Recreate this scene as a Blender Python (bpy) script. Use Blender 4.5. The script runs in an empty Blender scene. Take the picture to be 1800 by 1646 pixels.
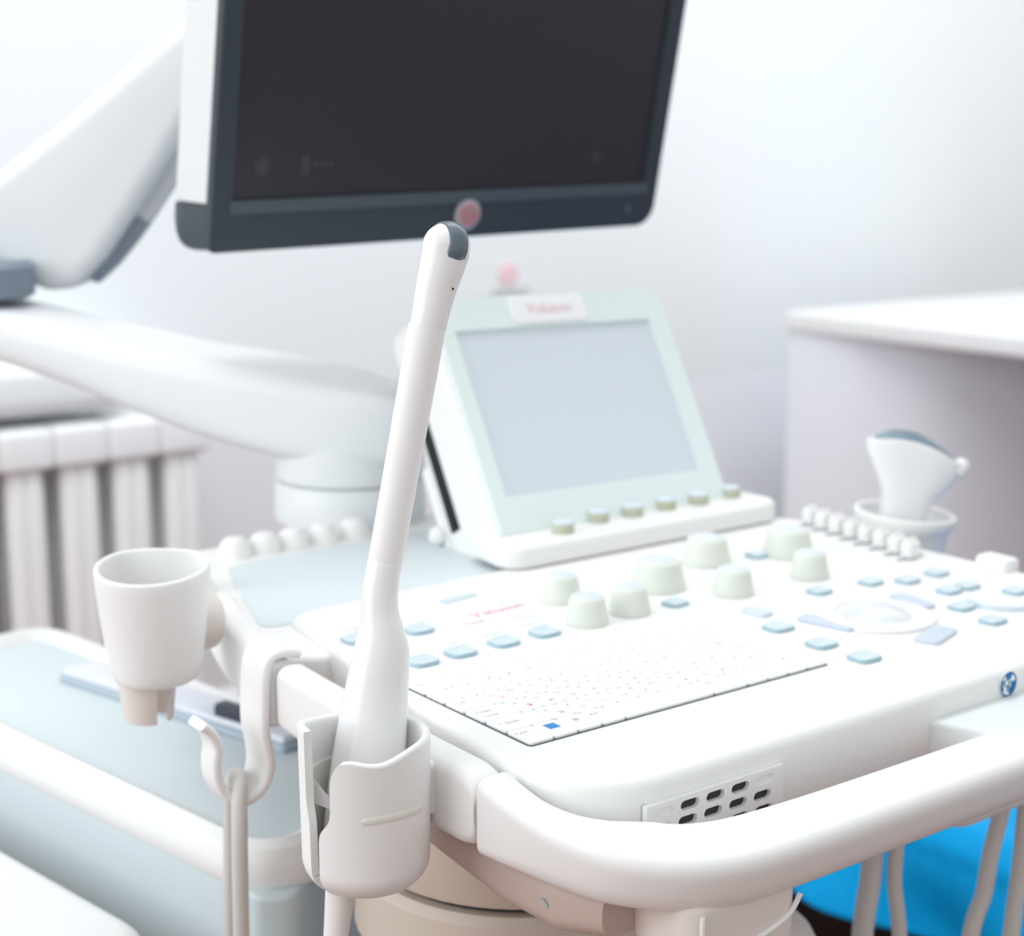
import bpy, bmesh, math, random
from mathutils import Vector, Matrix
from math import sin, cos, pi, radians as rad

# ------------------------------------------------------------------ camera, world, lights, exposure
SC = bpy.context.scene
COL = SC.collection
DECK = 0.86                      # height of the control deck above the floor; builders work relative to it

cam_d = bpy.data.cameras.new('camera')
cam = bpy.data.objects.new('camera', cam_d)
COL.objects.link(cam)
cam.location = (-0.5739, -0.7446, 0.3597 + DECK)
YAW, PITCH = rad(53.05), rad(11.158)
cam.rotation_euler = (pi / 2 - PITCH, 0, YAW - pi / 2)
cam_d.sensor_fit = 'HORIZONTAL'
cam_d.sensor_width = 36.0
cam_d.lens = 57.0
cam_d.clip_start = 0.02
cam_d.dof.use_dof = True
cam_d.dof.focus_distance = 0.95
cam_d.dof.aperture_fstop = 6.0
SC.camera = cam

w = bpy.data.worlds.new('daylit_room')
SC.world = w
w.use_nodes = True
bg = w.node_tree.nodes['Background']
bg.inputs['Color'].default_value = (0.955, 0.985, 1.0, 1)
bg.inputs['Strength'].default_value = 0.78


def area(name, loc, target, sx, sy, power, color):
    l = bpy.data.lights.new(name, 'AREA')
    l.shape = 'RECTANGLE'
    l.size, l.size_y = sx, sy
    l.energy = power
    l.color = color
    o = bpy.data.objects.new(name, l)
    COL.objects.link(o)
    o.location = loc
    o.rotation_euler = (Vector(target) - Vector(loc)).to_track_quat('-Z', 'Y').to_euler()
    return o


area('window_daylight', (-2.4, 0.8, 1.9), (0.6, 0.5, 0.8), 2.4, 1.8, 40, (0.94, 0.975, 1.0))
area('ceiling_light', (0.4, 0.5, 3.1), (0.4, 0.5, 0.0), 2.4, 2.4, 12, (1.0, 0.985, 0.97))
area('wall_wash_fill', (1.6, 0.9, 2.9), (1.6, 2.2, 0.4), 4.2, 0.8, 40, (0.97, 0.985, 1.0))  # unseen lamp added to brighten the back wall

SC.view_settings.view_transform = 'Standard'
SC.view_settings.look = 'None'
SC.view_settings.exposure = 0.0
SC.view_settings.gamma = 1.0
SC.view_settings.use_curve_mapping = False


# ------------------------------------------------------------------ materials
def lin(c):
    c = c / 255.0
    return c / 12.92 if c <= 0.04045 else ((c + 0.055) / 1.055) ** 2.4


def mat(name, rgb, rough=0.4, spec=0.5, metal=0.0, bump=0.0, bscale=300.0, vary=0.0, vscale=8.0, trans=0.0):
    m = bpy.data.materials.new(name)
    m.use_nodes = True
    nt = m.node_tree
    b = nt.nodes['Principled BSDF']
    col = (lin(rgb[0]), lin(rgb[1]), lin(rgb[2]), 1)
    b.inputs['Base Color'].default_value = col
    b.inputs['Roughness'].default_value = rough
    b.inputs['Specular IOR Level'].default_value = spec
    b.inputs['Metallic'].default_value = metal
    b.inputs['Transmission Weight'].default_value = trans
    tc = nt.nodes.new('ShaderNodeTexCoord')
    if vary > 0:
        n = nt.nodes.new('ShaderNodeTexNoise')
        n.inputs['Scale'].default_value = vscale
        n.inputs['Detail'].default_value = 3
        nt.links.new(tc.outputs['Object'], n.inputs['Vector'])
        mx = nt.nodes.new('ShaderNodeMix')
        mx.data_type = 'RGBA'
        mx.inputs[6].default_value = tuple(c * (1 - vary) for c in col[:3]) + (1,)
        mx.inputs[7].default_value = tuple(min(1, c * (1 + vary)) for c in col[:3]) + (1,)
        nt.links.new(n.outputs['Fac'], mx.inputs[0])
        nt.links.new(mx.outputs[2], b.inputs['Base Color'])
    if bump > 0:
        n2 = nt.nodes.new('ShaderNodeTexNoise')
        n2.inputs['Scale'].default_value = bscale
        nt.links.new(tc.outputs['Object'], n2.inputs['Vector'])
        bp = nt.nodes.new('ShaderNodeBump')
        bp.inputs['Strength'].default_value = bump
        bp.inputs['Distance'].default_value = 0.001
        nt.links.new(n2.outputs['Fac'], bp.inputs['Height'])
        nt.links.new(bp.outputs['Normal'], b.inputs['Normal'])
    return m


M_WHITE = mat('white_plastic', (238, 238, 237), 0.42, 0.4, bump=0.03, bscale=900)
M_GLOSS = mat('glossy_white_plastic', (238, 238, 239), 0.18, 0.5)
M_SHADOWGAP = mat('dark_gap_shade', (60, 62, 62), 0.7, 0.2)
M_KEY = mat('key_white', (243, 244, 245), 0.5, 0.3)
M_INK = mat('grey_ink', (158, 163, 166), 0.6, 0.2)
M_REDINK = mat('red_ink', (232, 160, 174), 0.6, 0.2)
M_BLUEINK = mat('blue_ink', (70, 140, 200), 0.6, 0.2)
M_GREENINK = mat('green_ink', (60, 130, 130), 0.6, 0.2)
M_KNOB = mat('knob_grey_green', (223, 228, 219), 0.5, 0.35, bump=0.02)
M_KNOBTOP = mat('knob_top_blue', (218, 226, 238), 0.4, 0.4)
M_PEDKNOB = mat('knob_khaki', (190, 194, 172), 0.55, 0.3)
M_BUTTON = mat('button_pale_grey_blue', (206, 221, 228), 0.3, 0.5)
M_BUTTONRIM = mat('button_rim_blue_grey', (164, 192, 203), 0.4, 0.4)
M_BUTTON2 = mat('button_lavender', (200, 211, 225), 0.35, 0.5)
M_TEAL = mat('pale_teal_pad', (214, 224, 227), 0.6, 0.3, bump=0.05)
M_BEZEL = mat('touch_bezel_pale_teal', (226, 238, 237), 0.45, 0.4)
M_TSCREEN = mat('touch_glass_sheen', (214, 222, 230), 0.18, 0.5)  # reflected sheen is put into the pale base colour
M_BLACKSLOT = mat('black_slot', (26, 30, 32), 0.6, 0.3)
M_MONBEZEL = mat('charcoal_bezel', (52, 62, 72), 0.38, 0.4)
M_MONLIP = mat('charcoal_lip', (74, 84, 94), 0.4, 0.4)
M_SCREEN = mat('dark_screen', (44, 46, 53), 0.30, 0.45)
M_SCREENMARK = mat('screen_mark', (62, 66, 74), 0.3, 0.4)
M_SILVER = mat('silver_badge', (176, 172, 178), 0.3, 0.5, metal=0.3)
M_REDBADGE = mat('red_badge', (198, 128, 138), 0.4, 0.4)
M_ARM = mat('arm_white', (226, 229, 231), 0.4, 0.4)
M_ARMGREY = mat('arm_trim_grey', (188, 194, 198), 0.45, 0.4)
M_ARMDARK = mat('arm_joint_blue_grey', (124, 137, 150), 0.45, 0.4)
M_LENS = mat('lens_slate', (96, 112, 124), 0.28, 0.5)
M_LENS2 = mat('lens_slate_blue', (128, 152, 166), 0.3, 0.5)
M_CREAM = mat('cream_rubber', (232, 232, 222), 0.55, 0.3)
M_CABLE = mat('cable_warm_grey', (206, 203, 198), 0.5, 0.35)
M_COLUMN = mat('column_beige', (206, 193, 180), 0.5, 0.35)
M_UNDER = mat('under_plastic', (226, 218, 212), 0.5, 0.35)
M_RAD = mat('radiator_enamel', (242, 243, 244), 0.4, 0.45, bump=0.05, bscale=60)
M_WALL = mat('wall_paint', (237, 241, 243), 0.85, 0.15, bump=0.08, bscale=120)
M_LOWWALL = mat('lower_wall_lavender', (243, 245, 250), 0.8, 0.15, bump=0.08, bscale=120)  # lower wall band, slightly paler and bluer than the wall above
M_TABLETEAL = mat('cabinet_pale_teal', (206, 218, 222), 0.5, 0.35)
M_PAPER = mat('paper', (228, 231, 240), 0.8, 0.1)
M_PAPEREDGE = mat('edge_shade_blue_grey', (178, 192, 202), 0.6, 0.2)
M_DARKDEV = mat('dark_device', (58, 62, 76), 0.4, 0.4)
M_COUNTER = mat('counter_front_blue_grey', (238, 241, 248), 0.6, 0.3)
M_CUSHION = mat('stool_white_vinyl', (234, 236, 236), 0.45, 0.35, bump=0.05, bscale=200)
M_COUCH = mat('couch_frame_dark', (48, 40, 40), 0.6, 0.3)
M_CHROME = mat('steel', (180, 184, 190), 0.3, 0.5, metal=0.9)


def cloth_blue():
    m = bpy.data.materials.new('blue_sheet')
    m.use_nodes = True
    nt = m.node_tree
    b = nt.nodes['Principled BSDF']
    b.inputs['Roughness'].default_value = 0.6
    b.inputs['Specular IOR Level'].default_value = 0.1
    tc = nt.nodes.new('ShaderNodeTexCoord')
    n = nt.nodes.new('ShaderNodeTexNoise')
    n.inputs['Scale'].default_value = 60
    nt.links.new(tc.outputs['Object'], n.inputs['Vector'])
    r = nt.nodes.new('ShaderNodeValToRGB')
    r.color_ramp.elements[0].color = (lin(0), lin(158), lin(228), 1)
    r.color_ramp.elements[1].color = (lin(10), lin(176), lin(240), 1)
    nt.links.new(n.outputs['Fac'], r.inputs['Fac'])
    nt.links.new(r.outputs['Color'], b.inputs['Base Color'])
    return m


def floor_mat():
    m = bpy.data.materials.new('brown_lino')
    m.use_nodes = True
    nt = m.node_tree
    b = nt.nodes['Principled BSDF']
    b.inputs['Roughness'].default_value = 0.55
    b.inputs['Specular IOR Level'].default_value = 0.3
    tc = nt.nodes.new('ShaderNodeTexCoord')
    br = nt.nodes.new('ShaderNodeTexBrick')
    br.inputs['Scale'].default_value = 3.0
    br.inputs['Mortar Size'].default_value = 0.006
    br.inputs['Color1'].default_value = (0.34, 0.155, 0.11, 1)
    br.inputs['Color2'].default_value = (0.29, 0.13, 0.09, 1)
    br.inputs['Mortar'].default_value = (0.13, 0.07, 0.055, 1)
    nt.links.new(tc.outputs['Object'], br.inputs['Vector'])
    nt.links.new(br.outputs['Color'], b.inputs['Base Color'])
    return m


M_CLOTH = cloth_blue()
M_FLOOR = floor_mat()

# ------------------------------------------------------------------ mesh helpers
WORLDLOC = {}


class MB:
    """collects loops, tubes, slabs; vertices in deck-relative metres"""

    def __init__(s):
        s.v, s.f, s.m = [], [], []
        s.x = None

    def add(s, verts, faces, mi=0):
        o = len(s.v)
        for p in verts:
            p = Vector(p)
            s.v.append(s.x @ p if s.x else p)
        for f in faces:
            s.f.append([i + o for i in f])
            s.m.append(mi)

    def loft(s, secs, mi=0, cap0=True, cap1=True, closed=True, loop=False):
        n = len(secs[0])
        vs = [p for sec in secs for p in sec]
        fs = []
        R = len(secs)
        for a in range(R if loop else R - 1):
            b = (a + 1) % R
            for i in range(n if closed else n - 1):
                j = (i + 1) % n
                fs.append([a * n + i, a * n + j, b * n + j, b * n + i])
        if closed and not loop:
            if cap0:
                fs.append(list(range(n))[::-1])
            if cap1:
                fs.append([(R - 1) * n + i for i in range(n)])
        s.add(vs, fs, mi)

    def box(s, c, size, bev=0.0, mi=0):
        hx, hy, hz = [k / 2 for k in size]
        slab(s, [(c[0] - hx, c[1] - hy), (c[0] + hx, c[1] - hy), (c[0] + hx, c[1] + hy), (c[0] - hx, c[1] + hy)],
             [max(bev, 1e-4)] * 4, c[2] + hz, c[2] - hz, bev, bev, mi=mi)

    def lathe(s, prof, c=(0, 0, 0), axis=(0, 0, 1), n=32, mi=0, cap=True):
        a = Vector(axis).normalized()
        t = Vector((1, 0, 0)) if abs(a.x) < 0.9 else Vector((0, 1, 0))
        u = (t - a * t.dot(a)).normalized()
        q = a.cross(u)
        c = Vector(c)
        secs = []
        for r, z in prof:
            secs.append([c + a * z + (u * cos(2 * pi * i / n) + q * sin(2 * pi * i / n)) * r for i in range(n)])
        s.loft(secs, mi, cap, cap)

    def tube(s, path, r, n=14, mi=0, cap=True):
        P = [Vector(p) for p in path]
        rs = r if isinstance(r, (list, tuple)) else [r] * len(P)
        prev = None
        secs = []
        for i, p in enumerate(P):
            d = (P[min(i + 1, len(P) - 1)] - P[max(i - 1, 0)]).normalized()
            if prev is None:
                t = Vector((0, 0, 1)) if abs(d.z) < 0.9 else Vector((1, 0, 0))
                prev = (t - d * t.dot(d)).normalized()
            u = (prev - d * prev.dot(d)).normalized()
            prev = u
            q = d.cross(u)
            secs.append([p + (u * cos(2 * pi * k / n) + q * sin(2 * pi * k / n)) * rs[i] for k in range(n)])
        s.loft(secs, mi, cap, cap)


def offset_poly(pts, d):
    n = len(pts)
    out = []
    for i in range(n):
        p0, p1, p2 = Vector(pts[i - 1]), Vector(pts[i]), Vector(pts[(i + 1) % n])
        a, b = (p1 - p0).normalized(), (p2 - p1).normalized()
        na, nb = Vector((-a.y, a.x)), Vector((-b.y, b.x))
        bis = na + nb
        out.append(p1 + bis * (d / max(1e-6, 0.5 * bis.dot(bis)) / 1.0) if False else p1 + bis * (2 * d / max(1e-6, bis.dot(bis))))
    return out


def round_poly(pts, radii, n=8):
    N = len(pts)
    out = []
    for i in range(N):
        p0, p1, p2 = Vector(pts[i - 1]), Vector(pts[i]), Vector(pts[(i + 1) % N])
        a, b = (p0 - p1).normalized(), (p2 - p1).normalized()
        ang = a.angle(b)
        r = max(radii[i], 1e-5)
        t = r / math.tan(ang / 2)
        c = p1 + (a + b).normalized() * (r / sin(ang / 2))
        s0, s1 = p1 + a * t - c, p1 + b * t - c
        a0 = math.atan2(s0.y, s0.x)
        da = (math.atan2(s1.y, s1.x) - a0 + pi) % (2 * pi) - pi
        for k in range(n + 1):
            th = a0 + da * k / n
            out.append(Vector((c.x + r * cos(th), c.y + r * sin(th))))
    return out


def slab(mb, pts, radii, zt, zb, rt=0.003, rb=0.003, n=8, k=5, mi=0, zfun=None):
    """rounded-outline slab with rounded top and bottom edges (points counter-clockwise)"""
    secs = []

    def lay(d, z):
        o = round_poly(offset_poly(pts, d) if d else pts, [max(r - d, 4e-4) for r in radii], n)
        secs.append([Vector((p.x, p.y, z + (zfun(p.x, p.y) if zfun else 0))) for p in o])

    if rb > 0:
        for i in range(k):
            a = pi / 2 * i / k
            lay(rb * (1 - sin(a)), zb + rb * (1 - cos(a)))
    lay(0, zb + rb)
    lay(0, zt - rt)
    if rt > 0:
        for i in range(k - 1, -1, -1):
            a = pi / 2 * i / k
            lay(rt * (1 - sin(a)), zt - rt * (1 - cos(a)))
    mb.loft(secs, mi)


def rr(wd, ht, r, n=5):
    """closed rounded-rectangle section, counter-clockwise"""
    r = min(r, wd / 2 - 1e-5, ht / 2 - 1e-5)
    out = []
    for cx, cy, a0 in ((wd / 2 - r, ht / 2 - r, 0), (-wd / 2 + r, ht / 2 - r, pi / 2), (-wd / 2 + r, -ht / 2 + r, pi), (wd / 2 - r, -ht / 2 + r, 1.5 * pi)):
        for k in range(n + 1):
            a = a0 + pi / 2 * k / n
            out.append((cx + r * cos(a), cy + r * sin(a)))
    return out


def catmull(P, n=6):
    P = [Vector(p) for p in P]
    out = []
    for i in range(len(P) - 1):
        p0, p1, p2, p3 = P[max(i - 1, 0)], P[i], P[i + 1], P[min(i + 2, len(P) - 1)]
        for k in range(n):
            t = k / n
            out.append(0.5 * ((2 * p1) + (p2 - p0) * t + (2 * p0 - 5 * p1 + 4 * p2 - p3) * t * t + (3 * p1 - p0 - 3 * p2 + p3) * t ** 3))
    out.append(P[-1])
    return out


def lerp_tab(tab, n=5):
    """smooth interpolation of rows of numbers"""
    rows = [Vector(r) if False else list(r) for r in tab]
    out = []
    for i in range(len(rows) - 1):
        r0, r1, r2, r3 = rows[max(i - 1, 0)], rows[i], rows[i + 1], rows[min(i + 2, len(rows) - 1)]
        for k in range(n):
            t = k / n
            out.append([0.5 * ((2 * b) + (c - a) * t + (2 * a - 5 * b + 4 * c - d) * t * t + (3 * b - a - 3 * c + d) * t ** 3) for a, b, c, d in zip(r0, r1, r2, r3)])
    out.append(rows[-1])
    return out


_text_cache = {}


def text_geo(s, size):
    key = (s, size)
    if key not in _text_cache:
        cu = bpy.data.curves.new('t', 'FONT')
        cu.body = s
        cu.size = size
        cu.align_x = 'CENTER'
        cu.align_y = 'CENTER'
        cu.resolution_u = 2
        ob = bpy.data.objects.new('t', cu)
        COL.objects.link(ob)
        dg = bpy.context.evaluated_depsgraph_get()
        me = bpy.data.meshes.new_from_object(ob.evaluated_get(dg))
        _text_cache[key] = ([v.co.copy() for v in me.vertices], [list(p.vertices) for p in me.polygons])
        bpy.data.objects.remove(ob)
        bpy.data.curves.remove(cu)
        bpy.data.meshes.remove(me)
    return _text_cache[key]


def put_text(mb, s, size, o, ex=(1, 0, 0), ey=(0, 1, 0), mi=0):
    vs, fs = text_geo(s, size)
    o, ex, ey = Vector(o), Vector(ex), Vector(ey)
    mb.add([o + ex * v.x + ey * v.y for v in vs], fs, mi)


def tag(o, label=None, cat=None, group=None, kind=None):
    for k, v in (('label', label), ('category', cat), ('group', group), ('kind', kind)):
        if v:
            o[k] = v
    return o


def thing(name, label, cat, loc, group=None):
    o = bpy.data.objects.new(name, None)
    o.empty_display_size = 0.05
    COL.objects.link(o)
    wl = Vector(loc) + Vector((0, 0, DECK))
    o.location = wl
    WORLDLOC[o.name] = wl
    return tag(o, label, cat, group)


def build(name, mb, mats, parent=None, sharp=35, label=None):
    vs = [Vector((p.x, p.y, p.z + DECK)) for p in mb.v]
    lo = Vector([min(p[i] for p in vs) for i in range(3)])
    hi = Vector([max(p[i] for p in vs) for i in range(3)])
    org = Vector(((lo.x + hi.x) / 2, (lo.y + hi.y) / 2, lo.z))
    me = bpy.data.meshes.new(name)
    me.from_pydata([p - org for p in vs], [], mb.f)
    if not isinstance(mats, (list, tuple)):
        mats = [mats]
    for m in mats:
        me.materials.append(m)
    for p, mi in zip(me.polygons, mb.m):
        p.material_index = mi
        p.use_smooth = True
    bm = bmesh.new()
    bm.from_mesh(me)
    bmesh.ops.recalc_face_normals(bm, faces=bm.faces)
    bm.to_mesh(me)
    bm.free()
    me.set_sharp_from_angle(angle=rad(sharp))
    me.update()
    o = bpy.data.objects.new(name, me)
    COL.objects.link(o)
    WORLDLOC[o.name] = org
    if parent:
        o.parent = parent
        o.location = org - WORLDLOC[parent.name]
    else:
        o.location = org
    if label:
        o['label'] = label
    return o


def twin(src, delta, parent):
    """a copy of a part (and of its own parts) moved by delta"""
    c = src.copy()
    COL.objects.link(c)
    c.parent = parent
    c.location = src.location + Vector(delta)
    WORLDLOC[c.name] = WORLDLOC[src.name] + Vector(delta)
    for ch in list(src.children):
        d = ch.copy()
        COL.objects.link(d)
        d.parent = c
    return c


def frame(P, yaw, tilt, roll):
    """matrix whose columns are width, height and viewer normal of a leaning panel"""
    ex = Vector((cos(yaw), sin(yaw), 0))
    n = Vector((sin(yaw), -cos(yaw), 0))
    uz = Vector((0, 0, 1))
    u = uz * cos(tilt) - n * sin(tilt)
    n2 = n * cos(tilt) + uz * sin(tilt)
    ex2 = ex * cos(roll) + u * sin(roll)
    u2 = u * cos(roll) - ex * sin(roll)
    m = Matrix.Identity(4)
    for i in range(3):
        m[i][0], m[i][1], m[i][2], m[i][3] = ex2[i], u2[i], n2[i], P[i]
    return m


RGT = Vector((0.7992, -0.6011, 0.0))      # horizontal axis square to the probes' facing side
TOW = Vector((-0.6011, -0.7992, 0.0))     # horizontal axis from the console towards the aisle
ZED = Vector((0, 0, 1))
FZ = -DECK

# ------------------------------------------------------------------ the room
WY = 2.213
mb = MB(); mb.box((0.5, -1.4, FZ - 0.02), (11.0, 7.4, 0.04))
tag(build('floor', mb, M_FLOOR), kind='structure')
mb = MB(); mb.box((0.5, WY + 0.05, 0.64), (7.6, 0.1, 1.7))
mb.box((0.5, WY + 0.05, -0.535), (7.6, 0.1, 0.65), mi=1)
tag(build('wall_back', mb, [M_WALL, M_LOWWALL]), kind='structure')
mb = MB(); mb.box((4.3, 0.2, 0.315), (0.1, 4.0, 2.35))
tag(build('wall_right', mb, M_WALL), kind='structure')
mb = MB(); mb.box((1.0, WY - 0.006, FZ + 0.05), (7.0, 0.012, 0.1), 0.003)
tag(build('baseboard_back', mb, M_WALL), kind='structure')
# window ledge over the radiator
mb = MB()
slab(mb, [(-0.9, WY - 0.19), (0.66, WY - 0.19), (0.66, WY), (-0.9, WY)], [0.01, 0.06, 0.001, 0.001], -0.02, -0.108, 0.020, 0.030)
tag(build('window_1_sill', mb, M_WALL), kind='structure')

# radiator: cast sections side by side
rad_t = thing('radiator', 'white cast column radiator under the window ledge by the back wall', 'radiator', (0.45, 2.08, FZ))
RAD_ZT, RAD_ZB = -0.130, -0.76
mb = MB()
for yy in (2.05, 2.115):
    for xx in (-0.014, 0.014):
        mb.lathe([(0.006, RAD_ZB), (0.016, RAD_ZB + 0.012), (0.0225, RAD_ZB + 0.07), (0.0225, RAD_ZT - 0.07), (0.016, RAD_ZT - 0.015), (0.006, RAD_ZT)], (xx, yy, 0), n=16)
mb.box((0, 2.078, RAD_ZT - 0.036), (0.1014, 0.128, 0.074), 0.011)
mb.box((0, 2.078, RAD_ZB + 0.04), (0.1005, 0.128, 0.09), 0.022)
mb.box((0, 2.083, (RAD_ZT + RAD_ZB) / 2), (0.05, 0.06, 0.5), 0.004)
sec0 = build('section', mb, M_RAD, rad_t)
sec0.location.x += 0.738
sec0['label'] = 'end section of the radiator'
WORLDLOC[sec0.name] += Vector((0.738, 0, 0))
for k in range(1, 9):
    c = twin(sec0, (-0.1015 * k, 0, 0), rad_t)
    if 'label' in c: del c['label']
mb = MB(); mb.tube([(0.78, 2.083, RAD_ZB + 0.04), (0.90, 2.083, RAD_ZB + 0.04), (0.915, 2.083, RAD_ZB + 0.02), (0.915, 2.083, FZ)], 0.013)
build('pipe', mb, M_RAD, rad_t)
for x in (0.03, 0.64):
    mb = MB()
    mb.box((x, 2.083, (FZ + RAD_ZB) / 2 + 0.01), (0.04, 0.1, RAD_ZB - FZ + 0.02), 0.006)
    build('foot', mb, M_RAD, rad_t)

# small pink mark on the wall
mb = MB()
slab(mb, [(1.612, 0), (1.664, 0), (1.664, 0.05), (1.612, 0.05)], [0.02] * 4, 0.003, 0, 0.001, 0)
mb.v = [Vector((p.x, WY - 0.001 - p.z, 0.055 + p.y)) for p in mb.v]
st = MB()
slab(st, [(1.595, 0), (1.695, 0), (1.695, 0.018), (1.595, 0.018)], [0.004] * 4, 0.004, 0, 0.001, 0)
st.v = [Vector((p.x, WY - 0.001 - p.z, 0.035 + p.y)) for p in st.v]
sg = thing('wall_sign', 'small pink and grey notice on the back wall above the touch display', 'sign', (1.64, WY, 0.03))
build('notice_panel', mb, mat('notice_pink', (243, 212, 217), 0.7, 0.1), sg)
build('notice_strip', st, mat('notice_grey', (214, 216, 218), 0.7, 0.1), sg)

# ------------------------------------------------------------------ counter at the right
ct = thing('counter', 'white topped counter with blue grey front standing out from the right wall', 'counter', (2.75, 1.4, FZ))
mb = MB()
slab(mb, [(2.26, 0.3), (3.2, 0.3), (3.2, 1.95), (2.26, 1.95)], [0.02] * 4, -0.02, -0.065, 0.008, 0.008)
build('worktop', mb, M_WHITE, ct)
mb = MB()
# front curved back into an invented knee space to give a soft shade gradient
front = catmull([(2.275, 1.94, 0), (2.278, 1.85, 0), (2.31, 1.72, 0), (2.42, 1.56, 0), (2.68, 1.42, 0), (2.98, 1.34, 0), (3.12, 1.15, 0), (3.16, 0.80, 0), (3.16, 0.34, 0)], 8)
mb.loft([[Vector((p.x, p.y, z)) for p in front] + [Vector((3.19, 0.34, z)), Vector((3.19, 1.94, z))] for z in (FZ, -0.065)])
build('shade_curve_front', mb, M_COUNTER, ct, sharp=50)
mb = MB(); mb.box((2.72, 0.33, (-0.065 + FZ) / 2), (0.86, 0.04, -0.065 - FZ), 0.004)
build('end_panel', mb, M_COUNTER, ct)

# ------------------------------------------------------------------ low cabinet at the left
TA = rad(9.7)
tu = Vector((cos(TA), sin(TA), 0)); tv = Vector((-sin(TA), cos(TA), 0))
T0 = Vector((-0.052, 0.297, 0))


def tp(u, v, z=0.0):
    return T0 + tu * u + tv * v + Vector((0, 0, z))


def tquad(u0, u1, v0, v1, near=-0.075):
    return [tuple(tp(u, v)[:2]) for u, v in ((u0, v0 + near), (u1, v0 + 0.08), (u1, v1), (u0, v1))]


TZ = -0.16
cab = thing('side_cabinet', 'pale teal side cabinet with raised white rim left of the console', 'cabinet', tp(0.17, 0.32, FZ))
mb = MB()
slab(mb, tquad(0.004, 0.22, 0.02, 0.62), [0.02] * 4, TZ - 0.034, FZ + 0.05, 0.004, 0.004)
build('body', mb, M_TABLETEAL, cab)
mb = MB(); slab(mb, tquad(0.02, 0.20, 0.04, 0.60), [0.01] * 4, FZ + 0.05, FZ, 0.002, 0.002)
build('plinth', mb, M_UNDER, cab)
# rim ring with an inset top
mb = MB()
rim = []
qd = [Vector(q) for q in tquad(0.0, 0.225, 0.0, 0.64)]
for d, z in ((0.004, TZ - 0.036), (0.0, TZ - 0.028), (0.0, TZ - 0.014), (0.005, TZ - 0.003), (0.014, TZ + 0.002), (0.024, TZ - 0.002), (0.030, TZ - 0.010), (0.034, TZ - 0.010)):
    rim.append([Vector((p.x, p.y, z)) for p in round_poly(offset_poly(qd, d), [0.05 - d] * 4)])
mb.loft(rim, 0, False, False)
build('rim', mb, M_WHITE, cab)
mb = MB(); slab(mb, tquad(0.022, 0.203, 0.022, 0.618), [0.03] * 4, TZ - 0.0085, TZ - 0.034, 0.001, 0.001)
build('inset_top', mb, M_TEAL, cab)
TT = TZ - 0.0085

# papers, a slab coloured as their edge shadow, and a dark device on the cabinet
mb = MB()
slab(mb, [(0.000, 0.780), (0.083, 0.466), (0.118, 0.475), (0.046, 0.788)], [0.004] * 4, TT + 0.0075, TT + 0.0005, 0.001, 0.001)
shade_slab = build('paper_edge_shade', mb, M_PAPEREDGE)
tag(shade_slab, 'blue grey slab standing in for the shadow under the papers', 'shade slab')
mb = MB()
slab(mb, [(0.0035, 0.776), (0.0855, 0.470), (0.116, 0.478), (0.045, 0.784)], [0.002] * 4, TT + 0.014, TT + 0.0078, 0.001, 0.001)
tag(build('paper_stack', mb, M_PAPER), 'stack of white papers on the side cabinet', 'papers')
mb = MB()
slab(mb, [(0.0615, 0.560), (0.0765, 0.508), (0.0930, 0.513), (0.0780, 0.566)], [0.004] * 4, TT + 0.026, TT + 0.0145, 0.004, 0.002)
tag(build('handheld_recorder', mb, M_DARKDEV), 'dark handheld device lying on the papers on the side cabinet', 'device')

# stool at the lower left
stl = thing('padded_stool', 'white padded stool with rounded corners in front of the side cabinet', 'stool', (-0.30, 0.52, FZ))


def sq(u0, u1, v0, v1):
    s0 = Vector((-0.101, 0.30, 0))
    return [tuple((s0 + tu * u + tv * v)[:2]) for u, v in ((u0, v0), (u1, v0), (u1, v1), (u0, v1))]


mb = MB(); slab(mb, sq(-0.38, 0.0, 0.0, 0.5), [0.06] * 4, -0.22, -0.30, 0.018, 0.018)
build('seat_pad', mb, M_CUSHION, stl)
mb = MB(); slab(mb, sq(-0.36, -0.02, 0.02, 0.48), [0.045] * 4, -0.30, -0.33, 0.003, 0.003)
build('seat_frame', mb, M_ARMGREY, stl)
for u in (-0.34, -0.05):
    for v in (0.05, 0.45):
        q = sq(u, u + 0.01, v, v + 0.01)[0]
        mb = MB(); mb.lathe([(0.014, FZ), (0.014, -0.33)], (q[0], q[1], 0), n=16)
        build('leg', mb, M_CHROME, stl)

# ------------------------------------------------------------------ examination couch with a blue sheet
cch = thing('examination_couch', 'low examination couch with dark frame behind the console', 'couch', (1.25, 0.3, FZ))
CT = -0.42
cx0, cx1, cy0, cy1 = 0.865, 1.52, -0.55, 1.35
mb = MB(); mb.box(((cx0 + cx1) / 2 + 0.02, (cy0 + cy1) / 2, CT - 0.10), (cx1 - cx0 - 0.08, cy1 - cy0 - 0.06, 0.05), 0.006)
build('frame', mb, M_COUCH, cch)
mb = MB(); slab(mb, [(cx0 + 0.03, cy0 + 0.02), (cx1, cy0 + 0.02), (cx1, cy1 - 0.02), (cx0 + 0.03, cy1 - 0.02)], [0.04] * 4, CT - 0.012, CT - 0.075, 0.015, 0.015)
build('mattress', mb, M_COUCH, cch)
mb = MB(); mb.box(((cx0 + cx1) / 2 + 0.05, (cy0 + cy1) / 2, (FZ + CT - 0.125) / 2), (cx1 - cx0 - 0.26, cy1 - cy0 - 0.1, CT - 0.125 - FZ), 0.004)
build('under_couch_shade', mb, mat('couch_shade_black_brown', (34, 24, 22), 0.6, 0.2), cch)  # dark panel added in place of the shade under the couch
mb = MB()
random.seed(4)
NU, NV = 46, 120
grid = []
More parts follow.
